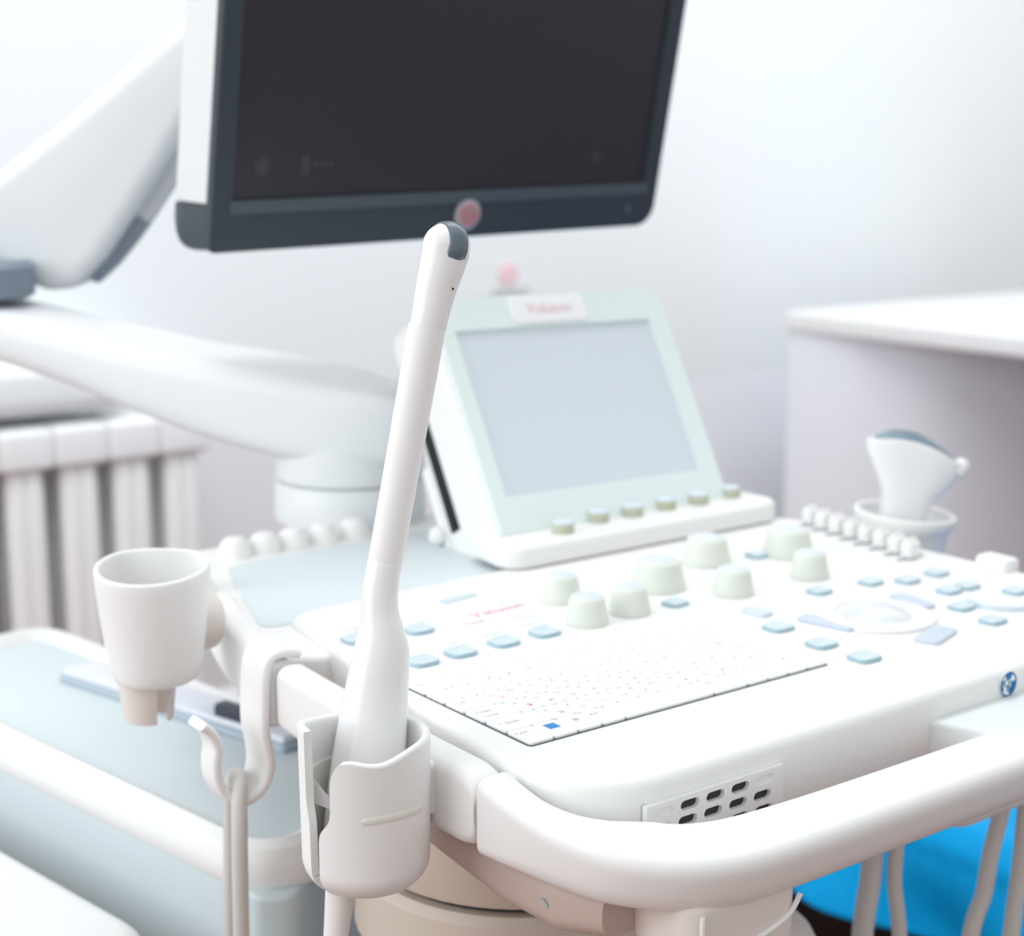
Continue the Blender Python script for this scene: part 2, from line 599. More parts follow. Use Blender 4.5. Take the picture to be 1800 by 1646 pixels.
for j in range(NV + 1):
    y = cy0 + (cy1 - cy0) * j / NV
    row = []
    for i in range(NU + 1):
        t = i / NU
        wob = 0.020 * sin(9 * y + 1.0) + 0.016 * sin(23 * y + 2 * t)
        if t < 0.42:                   # hanging side
            k = 1 - t / 0.42
            hang = (0.070 + 0.026 * sin(5.2 * y + 0.4)) * k
            x = cx0 - 0.004 + (wob * 1.0 - 0.030) * k + 0.022 * k * sin(17 * y + 3 * k)
            z = CT - 0.020 - hang
        elif t < 0.52:
            a = (t - 0.42) / 0.10 * pi / 2
            x = cx0 - 0.004 + 0.024 * (1 - cos(a))
            z = CT - 0.020 + 0.024 * sin(a)
        else:
            s = (t - 0.52) / 0.48
            x = cx0 + 0.02 + s * (cx1 - cx0 - 0.02)
            z = CT + 0.012 + 0.012 * sin(26 * y + 24 * s) * min(1, 5 * s) + 0.020 * sin(7 * y + 9 * s) * sin(5 * s + 3 * y) * min(1, 6 * s) + 0.006 * sin(30 * s + 8 * y) * min(1, 8 * s)
            z = max(z, CT - 0.008)
        row.append(Vector((x, y, z)))
    grid.append(row)
mb.loft(grid, 0, closed=False)
sh = build('blue_sheet', mb, M_CLOTH, sharp=80)
sm = sh.modifiers.new('thickness', 'SOLIDIFY'); sm.thickness = 0.003; sm.offset = 1
tag(sh, 'bright blue sheet draped over the couch behind the hanging cables', 'sheet')

# ------------------------------------------------------------------ ultrasound console
con = thing('ultrasound_console', 'white ultrasound console with keyboard, knobs and curved front handle', 'medical console', (0.27, 0.15, FZ))

# deck (raised work surface)
DP = [(-0.036, -0.083), (0.600, -0.083), (0.596, 0.372), (0.020, 0.348)]
mb = MB()
slab(mb, DP, [0.060, 0.045, 0.05, 0.035], 0.0, -0.050, 0.0075, 0.006, n=14)
build('control_deck', mb, M_WHITE, con)
# rear tray body
mb = MB()
slab(mb, [(-0.030, 0.25), (0.56, 0.25), (0.56, 0.60), (0.040, 0.60)], [0.03, 0.03, 0.05, 0.05], -0.006, -0.060, 0.006, 0.008)
tray = build('rear_tray', mb, M_WHITE, con)
mb = MB()
slab(mb, [(-0.004, 0.335), (0.29, 0.335), (0.29, 0.535), (0.060, 0.525)], [0.012, 0.01, 0.02, 0.035], -0.0045, -0.0075, 0.001, 0.001)
build('tray_mat', mb, M_TEAL, tray, label='pale teal mat in the rear tray')
for x in (0.088, 0.118, 0.148, 0.180, 0.214):
    mb = MB()
    mb.lathe([(0.001, 0.0125), (0.008, 0.0115), (0.0135, 0.006), (0.016, -0.008)], (x, 0.556, 0.0), n=16)
    build('cable_guide', mb, M_WHITE, tray)

# keyboard ------------------------------------------------------------
kb = MB()
KW, KD = 0.2677, 0.1408
slab(kb, [(0.0, 0.0), (KW, 0.0), (KW, KD), (0.0, KD)], [0.003] * 4, 0.0004, -0.001, 0.0, 0.0, n=4)
kbo = build('keyboard', kb, mat('keyboard_well', (86, 96, 96), 0.7, 0.2), con)
rows = [(0.0, 0.0262), (0.0262, 0.0489), (0.0489, 0.0717), (0.0717, 0.0944), (0.0944, 0.1172), (0.1172, KD)]


def key(x0, x1, y0, y1, legs):
    m = MB()
    g = 0.00035
    z = 0.0022
    slab(m, [(x0 + g, y0 + g), (x1 - g, y0 + g), (x1 - g, y1 - g), (x0 + g, y1 - g)], [0.0022] * 4, z, 0.0003, 0.0006, 0.0, n=3, k=3)
    for s, size, fx, fy, mi in legs:
        put_text(m, s, size, (x0 + (x1 - x0) * fx, y0 + (y1 - y0) * fy, z + 0.00006), mi=mi)
    return build('key', m, [M_KEY, M_INK, M_REDINK, M_BLUEINK, M_GREENINK], kbo)


e = 0.0009
kx0, kx1 = e, KW - e


def keyrow(r, widths, legends):
    y0, y1 = rows[r]
    if r == 0: y0 += e
    if r == 5: y1 -= e
    x = kx0
    tot = sum(widths)
    for wd, lg in zip(widths, legends):
        x1 = x + (kx1 - kx0) * wd / tot
        key(x, x1, y0, y1, lg)
        x = x1


def L(t, c=1, s=0.0062):
    return [(t, s, 0.32, 0.68, c)]


def LR(a, b):
    return [(a, 0.0062, 0.30, 0.68, 1), (b, 0.0066, 0.66, 0.32, 2)]


keyrow(5, [1.46] + [1] * 15, [L('Esc', 1, 0.005), [('F1', 0.0052, 0.35, 0.68, 1), ('?', 0.006, 0.62, 0.3, 3)]] + [L('F%d' % k, 1, 0.005) for k in range(2, 13)] + [L('Ins', 1, 0.005), L('Prt', 1, 0.005), L('Del', 1, 0.005)])
keyrow(4, [1.0] + [1.08] * 12 + [2.0], [L('~', 2)] + [[(a, 0.0055, 0.35, 0.3, 1), (b, 0.005, 0.35, 0.72, 2 if i in (2, 4) else 1)] for i, (a, b) in enumerate(zip('1234567890-=', '!"№;%:?*()_+'))] + [L('Backspace', 1, 0.005)])
keyrow(3, [1.5] + [1.04] * 12 + [1.4], [L('Tab', 1, 0.006)] + [LR(a, b) for a, b in zip('QWERTYUIOP[]', 'ЙЦУКЕНГШЩЗХЪ')] + [L('\\')])
keyrow(2, [1.75] + [1.04] * 11 + [2.0], [[('Caps', 0.0058, 0.35, 0.68, 1), ('Lock', 0.0058, 0.35, 0.3, 1)]] + [LR(a, b) for a, b in zip("ASDFGHJKL;'", 'ФЫВАПРОЛДЖЭ')] + [L('Enter', 1, 0.006)])
keyrow(1, [2.2] + [1.04] * 10 + [1.6, 1.0], [[('^ Shift', 0.0062, 0.3, 0.5, 1)]] + [LR(a, b) for a, b in zip('ZXCVBNM,./', 'ЯЧСМИТЬБЮ.')] + [L('Shift', 1, 0.0055), L('^')])
keyrow(0, [0.0181 * 55.2, 1, 1, 1, 4.0, 1.6, 1.0, 1.0, 1.0, 1.0], [L('Ctrl', 1, 0.006), [('\u25A0', 0.012, 0.5, 0.6, 3)], [('\u2261', 0.009, 0.5, 0.62, 4)], L('Alt', 1, 0.006), [], L('Alt', 1, 0.005), L('Fn', 1, 0.005), L('<'), L('v'), L('>')])


# rotary knobs ---------------------------------------------------------
def knob(x, y, rb, h):
    m = MB()
    prof = [(rb, 0.0), (rb * 1.0, h * 0.10), (rb * 0.97, h * 0.20), (rb * 0.83, h * 0.78), (rb * 0.79, h * 0.90), (rb * 0.73, h * 0.97), (rb * 0.64, h)]
    m.lathe(prof, (x, y, 0.0002), n=40)
    k = build('rotary_knob', m, M_KNOB, con)
    t = MB()
    t.lathe([(rb * 0.60, 0.0), (rb * 0.58, 0.0007), (rb * 0.50, 0.0010)], (x, y, h + 0.0002), n=32)
    build('knob_cap', t, M_KNOBTOP, k, label='pale blue top disc')
    return k


for x, y, rb, h in ((0.2213, 0.2463, 0.0150, 0.0215), (0.1974, 0.1848, 0.0152, 0.0215), (0.2421, 0.1860, 0.0150, 0.0215),
                    (0.3094, 0.2270, 0.0205, 0.0245), (0.3997, 0.2640, 0.0195, 0.0235), (0.3473, 0.1770, 0.0152, 0.0215),
                    (0.4796, 0.2416, 0.0205, 0.0240), (0.4373, 0.1764, 0.0150, 0.0215)):
    knob(x, y, rb * 1.13, h)


# blue grey buttons ------------------------------------------------------
def lens_button(x, y, a=0.0112, b=0.0104, ang=0.0, h=0.0036, m=None):
    g = MB()
    n = 32
    ca, sa = cos(ang), sin(ang)
    secs = []
    for k, (s, z) in enumerate(((1.0, 0.0), (1.0, 0.45 * h), (0.93, 0.8 * h), (0.80, 1.0 * h), (0.55, 0.86 * h), (0.25, 0.78 * h), (0.03, 0.76 * h))):
        sec = []
        for i in range(n):
            t = 2 * pi * i / n
            c_, s_ = cos(t), sin(t)
            px = a * s * math.copysign(abs(c_) ** 0.58, c_)
            py = b * s * math.copysign(abs(s_) ** 0.58, s_)
            sec.append(Vector((x + px * ca - py * sa, y + px * sa + py * ca, z + 0.0001)))
        secs.append(sec)
    g.loft(secs[:3], 1, True, False)
    g.loft(secs[2:], 0, False, True)
    return build('button', g, [m or M_BUTTON, M_BUTTONRIM], con)


b0 = lens_button(0.0397, 0.1776)
for x, y in ((0.0736, 0.1786), (0.1134, 0.1796), (0.1526, 0.1806), (0.0805, 0.2440), (0.0303, 0.2510)):
    twin(b0, (x - 0.0397, y - 0.1776, 0), con)
for x, y in ((0.2983, 0.0353), (0.2983, -0.0054), (0.3033, 0.0839)):
    twin(b0, (x - 0.0397, y - 0.1776, 0), con)
b1 = lens_button(0.2865, 0.1810, 0.0102, 0.0092, rad(4))
for x, y in ((0.4524, 0.2532), (0.4057, 0.1361), (0.4615, 0.1297), (0.4908, 0.1146), (0.5299, 0.1155), (0.4926, 0.0728), (0.5163, 0.0728), (0.4609, 0.0355), (0.4492, -0.0031), (0.5351, 0.0387)):
    twin(b1, (x - 0.2865, y - 0.1810, 0), con)


def flat_button(x, y, lx, ly, ang, h=0.003, m=M_BUTTON2, r=0.004):
    g = MB()
    ca, sa = cos(ang), sin(ang)
    q = [(x + u * ca - v * sa, y + u * sa + v * ca) for u, v in ((-lx / 2, -ly / 2), (lx / 2, -ly / 2), (lx / 2, ly / 2), (-lx / 2, ly / 2))]
    slab(g, q, [r] * 4, h, 0.0001, 0.0012, 0)
    return build('button', g, m, con)


flat_button(0.1566, 0.2997, 0.040, 0.010, rad(8), 0.0015, M_BUTTON)
flat_button(0.3426, 0.0694, 0.016, 0.048, rad(12))
flat_button(0.4424, 0.0700, 0.016, 0.042, rad(-10))
flat_button(0.3828, -0.0016, 0.042, 0.020, rad(18))
flat_button(0.3204, 0.1230, 0.014, 0.024, rad(6), m=M_BUTTON)


def arc_part(name, cx, cy, r0, r1, a0, a1, h, m, n=24):
    g = MB()
    secs = []
    for i in range(n + 1):
        a = rad(a0 + (a1 - a0) * i / n)
        d = Vector((cos(a), sin(a), 0))
        c = Vector((cx, cy, 0.0001))
        secs.append([c + d * r0, c + d * r1, c + d * (r1 - 0.001) + ZED * h, c + d * (r0 + 0.001) + ZED * h])
    g.loft(secs)
    return build(name, g, m, con)


arc_part('button', 0.505, 0.030, 0.026, 0.032, 150, 300, 0.003, M_BUTTON)

# trackball in its ring
mb = MB()
mb.lathe([(0.047, 0.0), (0.046, 0.0024), (0.042, 0.0040), (0.034, 0.0044), (0.0305, 0.0015)], (0.3879, 0.0604, 0.0002), n=48)
tr = build('trackball_ring', mb, M_WHITE, con)
mb = MB()
prof = [(0.046 * sin(a), 0.046 * cos(a) - 0.0350) for a in [rad(0.5 + 3.9 * i) for i in range(11)]]
mb.lathe(prof, (0.3879, 0.0604, 0.0), n=48)
build('trackball', mb, mat('trackball_pale_grey', (222, 226, 231), 0.25, 0.5), tr)

# slide levers along the right side
SL = [(0.5846, 0.3112), (0.5800, 0.2905), (0.5770, 0.2700), (0.5740, 0.2490), (0.5700, 0.2280), (0.5665, 0.2070), (0.5610, 0.1850), (0.5565, 0.1660)]
mb = MB()
x, y = SL[0]
mb.box((x, y, 0.0012), (0.034, 0.0035, 0.0016), 0.0005, mi=1)
mb.box((x, y, 0.0085), (0.0150, 0.0125, 0.0155), 0.003)
mb.box((x, y, 0.0172), (0.0130, 0.0040, 0.0035), 0.001)
s0 = build('slide_lever', mb, [M_WHITE, M_ARMGREY], con)
for x, y in SL[1:]:
    twin(s0, (x - SL[0][0], y - SL[0][1], 0), con)
mb = MB(); mb.box((0.590, 0.098, 0.003), (0.022, 0.034, 0.016), 0.005)
build('side_catch', mb, M_WHITE, con)

# printed lettering on the deck
mb = MB()
put_text(mb, 'Voluson', 0.0170, (0.163, 0.2535, 0.0003), (0.97, 0.07, 0), (-0.07, 0.97, 0))
arcp = [Vector((0.1185 + 0.016 * i / 10 * 1.3, 0.2385 - 0.004 * sin(pi * i / 10), 0.0003)) for i in range(11)]
mb.loft([[p, p + Vector((0, 0.0016, 0))] for p in arcp], closed=False)
build('brand_lettering', mb, mat('lettering_red', (234, 164, 178), 0.6, 0.2), con, label='red printed lettering')
mb = MB()
for x, y, t in ((0.083, 0.2035, 'Util'), (0.122, 0.2045, 'Report'), (0.160, 0.2070, 'Archive'), (0.044, 0.2785, 'Probe'), (0.168, 0.2265, 'Patient'), (0.095, 0.2700, 'On')):
    put_text(mb, t, 0.0062, (x, y, 0.0003))
    put_text(mb, t, 0.0052, (x + 0.004, y - 0.008, 0.0003))
build('button_captions', mb, mat('caption_grey', (196, 202, 206), 0.7, 0.2), con)

# emblem on the front edge: blue roundel with pale swirls
mb = MB()
ec = Vector((0.3600, -0.0834, -0.0102))
n = 40
EX, EY, EN = Vector((1, 0, 0)), Vector((0, 0, 1)), Vector((0, -1, 0))


def ering(r0, r1, d, mi, a0=0.0, a1=2 * pi):
    ins = [ec + EN * d + (EX * cos(a0 + (a1 - a0) * i / n) + EY * sin(a0 + (a1 - a0) * i / n)) * r0 for i in range(n + 1)]
    out = [ec + EN * d + (EX * cos(a0 + (a1 - a0) * i / n) + EY * sin(a0 + (a1 - a0) * i / n)) * r1 for i in range(n + 1)]
    mb.loft([ins, out], mi, closed=False)


mb.lathe([(0.0092, 0.0), (0.0090, 0.0005)], ec, (0, -1, 0), n=40, mi=1)
ering(0.0078, 0.0092, 0.0007, 0)
ering(0.0030, 0.0078, 0.0007, 0, rad(-80), rad(15))
ering(0.0036, 0.0078, 0.0007, 0, rad(60), rad(120))
ering(0.0060, 0.0078, 0.0007, 0, rad(150), rad(215))
for (ox, oy, r, aa, ab) in ((-0.0022, 0.0012, 0.0026, 20, 330), (0.0022, -0.0008, 0.0024, -60, 220), (0.0005, -0.0034, 0.0018, 100, 380)):
    pts = [ec + EN * 0.0008 + EX * (ox + r * cos(rad(aa + (ab - aa) * i / 20))) + EY * (oy + r * sin(rad(aa + (ab - aa) * i / 20))) for i in range(21)]
    mb.tube(pts, 0.00035, n=6, mi=0)
build('emblem', mb, [mat('emblem_blue', (28, 112, 168), 0.45, 0.3), M_KEY], con, label='round blue emblem')


# vent grille on the front -----------------------------------------------
def stadium(cx, cz, wd, ht, n=8):
    r = ht / 2
    out = []
    for sgn, a0 in ((1, -pi / 2), (-1, pi / 2)):
        for k in range(n + 1):
            a = a0 + pi * k / n
            out.append((cx + sgn * (wd / 2 - r) + r * cos(a), cz + r * sin(a)))
    return out


VY = -0.0862
slots = []
for rI, cz in enumerate((-0.0212, -0.0310, -0.0408)):
    for cI in range(5):
        slots.append((0.0325 + 0.0208 * cI + (0.0 if rI % 2 == 0 else -0.0015), cz, (cI in (0, 4)) if rI == 0 else (cI == 0)))
bm = bmesh.new()
outer = [(0.019, -0.0475), (0.1325, -0.0475), (0.1325, -0.0150), (0.019, -0.0150)]


def edge_loop(pts):
    vv = [bm.verts.new((p[0], VY, p[1])) for p in pts]
    return [bm.edges.new((vv[i], vv[(i + 1) % len(vv)])) for i in range(len(vv))]


eds = edge_loop(outer)
for cx, cz, blank in slots:
    eds += edge_loop(stadium(cx, cz, 0.0150, 0.0062))
bmesh.ops.triangle_fill(bm, use_beauty=True, use_dissolve=False, edges=eds)
bm.verts.ensure_lookup_table()
mb = MB()
mb.add([v.co.copy() for v in bm.verts], [[v.index for v in f.verts] for f in bm.faces], 0)
bm.free()
for cx, cz, blank in slots:
    st_ = stadium(cx, cz, 0.0150, 0.0062)
    dpt = 0.0010 if blank else 0.0029
    a = [Vector((p[0], VY, p[1])) for p in st_]
    b = [Vector((cx + (p[0] - cx) * 0.97, VY + dpt, cz + (p[1] - cz) * 0.95)) for p in st_]
    mb.loft([a, b], 0, False, False)
    mb.add([p + Vector((0, 0.0, 0)) for p in b], [list(range(len(b)))], 0 if blank else 1)  # slot floors coloured dark in place of shade inside deeper openings
mb.loft([[Vector((p[0], VY, p[1])) for p in outer], [Vector((p[0], VY + 0.004, p[1])) for p in outer]], 0, False, False)
vent = build('vent_grille', mb, [M_WHITE, M_SHADOWGAP], con, sharp=25)

# handle: lofted rounded bar round the front corner ------------------------
HS = [  # outer x,y   inner x,y   top   bottom  radius
    (-0.0560, -0.022, -0.0300, -0.022, 0.000, -0.046, 0.008),
    (-0.0555, -0.040, -0.0290, -0.036, -0.003, -0.047, 0.010),
    (-0.0525, -0.065, -0.0250, -0.052, -0.008, -0.048, 0.012),
    (-0.0480, -0.090, -0.0170, -0.066, -0.012, -0.049, 0.013),
    (-0.0400, -0.117, -0.0060, -0.078, -0.014, -0.050, 0.014),
    (-0.0270, -0.139, 0.0050, -0.084, -0.0155, -0.050, 0.014),
    (-0.0090, -0.156, 0.0130, -0.090, -0.016, -0.050, 0.014),
    (0.0130, -0.167, 0.0230, -0.102, -0.016, -0.050, 0.014),
    (0.0400, -0.1725, 0.0480, -0.112, -0.016, -0.050, 0.014),
    (0.0900, -0.1740, 0.0950, -0.116, -0.016, -0.050, 0.014),
    (0.1600, -0.1740, 0.1600, -0.117, -0.016, -0.050, 0.014),
    (0.2600, -0.1740, 0.2600, -0.117, -0.016, -0.050, 0.014),
    (0.3800, -0.1740, 0.3800, -0.117, -0.016, -0.050, 0.014),
    (0.4800, -0.1740, 0.4800, -0.117, -0.016, -0.050, 0.014),
    (0.5500, -0.1700, 0.5420, -0.116, -0.016, -0.050, 0.014),
    (0.6000, -0.1500, 0.5750, -0.105, -0.015, -0.050, 0.014),
    (0.6300, -0.1150, 0.5920, -0.085, -0.012, -0.049, 0.012),
    (0.6400, -0.0700, 0.6020, -0.060, -0.006, -0.048, 0.010),
    (0.6400, -0.0200, 0.6060, -0.020, 0.000, -0.046, 0.008)]
secs = []
for k_, (ox, oy, ix, iy, zt, zb, r) in enumerate(lerp_tab(HS, 5)):
    o = Vector((ox, oy, 0)); i_ = Vector((ix, iy, 0))
    d = (o - i_)
    wd = d.length
    d.normalize()
    c = (o + i_) / 2
    h_ = zt - zb + 0.003
    secs.append([c + d * (p[0] - (0.013 * min(1.0, k_ / 25.0) * (0.5 - p[1] / h_) * max(0.0, p[0] / (wd / 2)))) + ZED * ((zt + zb - 0.003) / 2 + p[1]) for p in rr(wd, h_, r, 6)])
mb = MB(); mb.loft(secs)
build('handle_bar', mb, M_WHITE, con, sharp=50)
# pad that joins handle and deck
mb = MB()
slab(mb, [(0.290, -0.150), (0.470, -0.150), (0.455, -0.080), (0.276, -0.080)], [0.022, 0.022, 0.004, 0.004], -0.0150, -0.045, 0.004, 0.003, zfun=lambda x, y: -0.12 * max(0.0, y + 0.117))
build('handle_pad', mb, mat('pad_pale_grey', (226, 231, 232), 0.5, 0.35), con)
# side rail segments
RAILPTS = [(-0.0430, -0.019), (-0.0432, 0.05), (-0.0415, 0.12), (-0.0390, 0.20), (-0.0330, 0.27), (-0.0180, 0.345), (0.0040, 0.415), (0.0250, 0.46)]
RL = catmull([(x, y, 0) for x, y in RAILPTS], 24)


def rail_seg(name, y0, y1, round0=0.0, round1=0.0, wd=0.023, zt=0.001, zb=-0.048, out=0.0, m=M_WHITE, label=None):
    P = [p for p in RL if y0 <= p.y <= y1]
    secs = []
    for i, p in enumerate(P):
        d = (P[min(i + 1, len(P) - 1)] - P[max(i - 1, 0)]).normalized()
        nrm = Vector((-d.y, d.x, 0))
        s = 1.0
        for rnd, dist in ((round0, p.y - y0), (round1, y1 - p.y)):
            if rnd > 0 and dist < rnd:
                q = 1 - max(dist, 0.0) / rnd
                s = min(s, 1 - 0.42 * (1 - math.sqrt(max(0.0, 1 - q * q))))
        h = (zt - zb) * s
        secs.append([p + nrm * (out + q[0]) + ZED * ((zt + zb) / 2 + q[1]) for q in rr(wd, h, 0.009, 5)])
    g = MB(); g.loft(secs)
    return build(name, g, m, con, sharp=50, label=label)


rail_seg('side_rail', -0.019, 0.105, 0.022, 0.0, wd=0.026, out=0.0005)
rail_seg('side_rail', 0.108, 0.232, 0.012, 0.004)
rail_seg('side_rail', 0.270, 0.44, 0.0, 0.03, zt=0.003)
# small fin at the rear end of the rail
mb = MB()
mb.loft([[Vector((0.004 + u, 0.470 + v, z)) for u, v in rr(sx, sy, 0.006, 4)] for z, sx, sy in ((-0.03, 0.03, 0.05), (0.0, 0.026, 0.042), (0.016, 0.018, 0.026), (0.027, 0.010, 0.013))])
build('rail_fin', mb, M_WHITE, con)

# underside: bracket, screw, pod, column and body
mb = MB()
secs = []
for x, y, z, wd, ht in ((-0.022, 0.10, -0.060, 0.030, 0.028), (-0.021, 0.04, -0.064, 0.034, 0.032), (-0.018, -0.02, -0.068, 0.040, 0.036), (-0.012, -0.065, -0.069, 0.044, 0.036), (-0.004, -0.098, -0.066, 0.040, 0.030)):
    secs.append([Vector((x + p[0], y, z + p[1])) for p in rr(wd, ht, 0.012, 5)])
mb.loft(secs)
brk = build('under_bracket', mb, mat('bracket_warm_shade', (192, 174, 164), 0.5, 0.35), con, sharp=50)  # shade and warm floor bounce are put into this colour
mb = MB(); mb.lathe([(0.0042, 0.001), (0.0040, 0.0), (0.002, -0.0005)], (-0.034, -0.058, -0.070), (-0.9, 0, -0.35), n=20)
build('screw', mb, M_ARMGREY, brk)
mb = MB()
slab(mb, [(-0.006, -0.150), (0.075, -0.158), (0.080, -0.095), (0.002, -0.088)], [0.014, 0.014, 0.012, 0.012], -0.046, -0.090, 0.006, 0.010)
pod = build('release_pod', mb, M_UNDER, con)
mb = MB()
pp = [Vector((0.002, -0.1522, -0.052)), Vector((0.0022, -0.1522, -0.074)), Vector((0.008, -0.1528, -0.0815)), Vector((0.030, -0.1546, -0.0780)), Vector((0.062, -0.1570, -0.0680)), Vector((0.073, -0.1576, -0.056))]
mb.tube(catmull(pp, 5), 0.0016, n=8)
build('pod_trim', mb, M_WHITE, pod, label='thin raised trim of the pod')
mb = MB()
CC = (0.104, 0.150)
mb.lathe([(0.100, -0.055), (0.113, -0.070), (0.115, -0.137), (0.112, -0.142)], (CC[0], CC[1], 0), n=56)
col = build('column', mb, M_COLUMN, con)
mb = MB(); mb.lathe([(0.104, -0.141), (0.104, -0.150)], (CC[0], CC[1], 0), n=56)
build('column_gap', mb, M_SHADOWGAP, col)
mb = MB(); mb.lathe([(0.112, -0.148), (0.118, -0.154), (0.121, -0.195), (0.118, -0.200)], (CC[0], CC[1], 0), n=56)
build('column_collar', mb, M_COLUMN, col)
mb = MB(); mb.lathe([(0.112, -0.199), (0.112, -0.214)], (CC[0], CC[1], 0), n=56)
build('column_gap', mb, M_ARMGREY, col)
mb = MB()
slab(mb, [(0.00, 0.05), (0.20, 0.00), (0.33, 0.03), (0.34, 0.25), (0.28, 0.28), (0.03, 0.17)], [0.05, 0.06, 0.06, 0.05, 0.03, 0.03], -0.213, -0.72, 0.05, 0.03)
body = build('lower_body', mb, M_UNDER, con)
mb = MB(); mb.lathe([(0.030, 0.003), (0.028, 0.0), (0.02, 0.0)], (0.275, 0.039, -0.29), (0.14, -0.99, 0), n=28)
build('socket', mb, M_SHADOWGAP, body, label='dark round socket')
mb = MB()
slab(mb, [(-0.08, -0.12), (0.56, -0.12), (0.56, 0.28), (0.34, 0.28), (-0.08, 0.12)], [0.08, 0.08, 0.08, 0.08, 0.06], -0.72, -0.79, 0.03, 0.01)
base = build('base', mb, M_UNDER, con)
for x, y in ((-0.02, -0.06), (0.50, -0.06), (0.50, 0.22), (0.0, 0.10)):
    mb = MB(); mb.lathe([(0.030, -0.012), (0.035, -0.006), (0.035, 0.006), (0.030, 0.012)], (x, y, FZ + 0.0355), (1, 0.2, 0), n=28)
    mb.tube([(x, y, FZ + 0.036), (x, y + 0.012, FZ + 0.072)], 0.008)
    build('caster', mb, M_ARMDARK, con)

# ------------------------------------------------------------------ tilted touch display
TPP, TPY, TPT, TPR = (0.2619, 0.3821, 0.0208), 0.0009, 0.5238, -0.0139
TW, TH = 0.2799, 0.2331
tdi = thing('touch_display', 'tilted touch display with pale teal bezel and row of six knobs on the console', 'touch display', (0.38, 0.42, 0.0))
X = frame(TPP, TPY, TPT, TPR)
mb = MB(); mb.x = X


def fslab(mb, x0, x1, y0, y1, r, zt, zb, rt=0.003, rb=0.003, mi=0, n=8):
    slab(mb, [(x0, y0), (x1, y0), (x1, y1), (x0, y1)], r if isinstance(r, (list, tuple)) else [r] * 4, zt, zb, rt, rb, n=n, mi=mi)


fslab(mb, -0.004, TW + 0.004, -0.012, TH + 0.004, [0.004, 0.004, 0.024, 0.024], -0.003, -0.082, 0.006, 0.014)
build('housing', mb, M_WHITE, tdi)
# bezel as a ring round the screen opening
mb = MB(); mb.x = X
sx0, sx1, sy0, sy1 = 0.0173, 0.2562, 0.0354, 0.1997


def ringsec(x0, x1, y0, y1, r, z):
    return [Vector((p.x, p.y, z)) for p in round_poly([(x0, y0), (x1, y0), (x1, y1), (x0, y1)], r, 6)]


mb.loft([ringsec(0, TW, 0, TH, [0.004, 0.004, 0.02, 0.02], -0.004), ringsec(0, TW, 0, TH, [0.004, 0.004, 0.02, 0.02], 0.0),
         ringsec(0.001, TW - 0.001, 0.001, TH - 0.001, [0.004, 0.004, 0.02, 0.02], 0.001),
         ringsec(sx0, sx1, sy0, sy1, [0.002] * 4, 0.001), ringsec(sx0 + 0.001, sx1 - 0.001, sy0 + 0.001, sy1 - 0.001, [0.002] * 4, -0.0045)], 0, False, False)
build('bezel', mb, M_BEZEL, tdi, label='pale teal bezel')
mb = MB(); mb.x = X
fslab(mb, sx0, sx1, sy0, sy1, 0.002, -0.0025, -0.006, 0.0, 0.0)
build('screen', mb, M_TSCREEN, tdi, label='blank pale grey screen')
mb = MB(); mb.x = X
fslab(mb, 0.087, 0.178, 0.2022, 0.2315, 0.008, 0.0032, 0.0008, 0.001, 0.0)
npl = build('name_plate', mb, M_KEY, tdi, label='white name plate above the screen')
mb = MB(); mb.x = X
put_text(mb, 'Voluson', 0.0165, (0.1325, 0.2165, 0.0035))
build('lettering', mb, mat('plate_lettering', (230, 190, 202), 0.6, 0.2), npl)
mb = MB(); mb.x = X
fslab(mb, -0.0052, -0.0035, 0.026, 0.190, 0.0006, -0.052, -0.067, 0.001, 0.001)
build('side_slot', mb, M_BLACKSLOT, tdi, label='black slot along the left side')
# rear bracket and foot
mb = MB(); mb.x = X
fslab(mb, -0.002, 0.020, -0.014, 0.10, [0.01, 0.01, 0.008, 0.008], -0.080, -0.092, 0.004, 0.004)
build('hinge_arm', mb, M_WHITE, tdi)
mb = MB()
mb.lathe([(0.005, -0.010), (0.009, -0.006), (0.009, 0.006), (0.005, 0.010)], (0.2600, 0.4760, 0.004), (1, 0.1, 0), n=20)
build('hinge_knob', mb, M_WHITE, tdi)
# knob shelf
mb = MB()
slab(mb, [(0.236, 0.338), (0.580, 0.338), (0.575, 0.415), (0.246, 0.415)], [0.022, 0.026, 0.02, 0.02], 0.0205, 0.0004, 0.006, 0.004)
build('shelf', mb, M_WHITE, tdi)
for x, y in ((0.3176, 0.364), (0.3711, 0.3784), (0.4122, 0.3776), (0.4572, 0.3811), (0.4985, 0.379), (0.5459, 0.3834)):
    mb = MB()
    mb.lathe([(0.0102, 0.0), (0.0102, 0.0075), (0.0095, 0.0085)], (x, y, 0.0206), n=28)
    k = build('knob', mb, M_PEDKNOB, tdi)
    mb = MB(); mb.lathe([(0.0094, 0.0), (0.0092, 0.0014), (0.0070, 0.0018)], (x, y, 0.0291), n=28)
    build('knob_cap', mb, M_KNOBTOP, k)

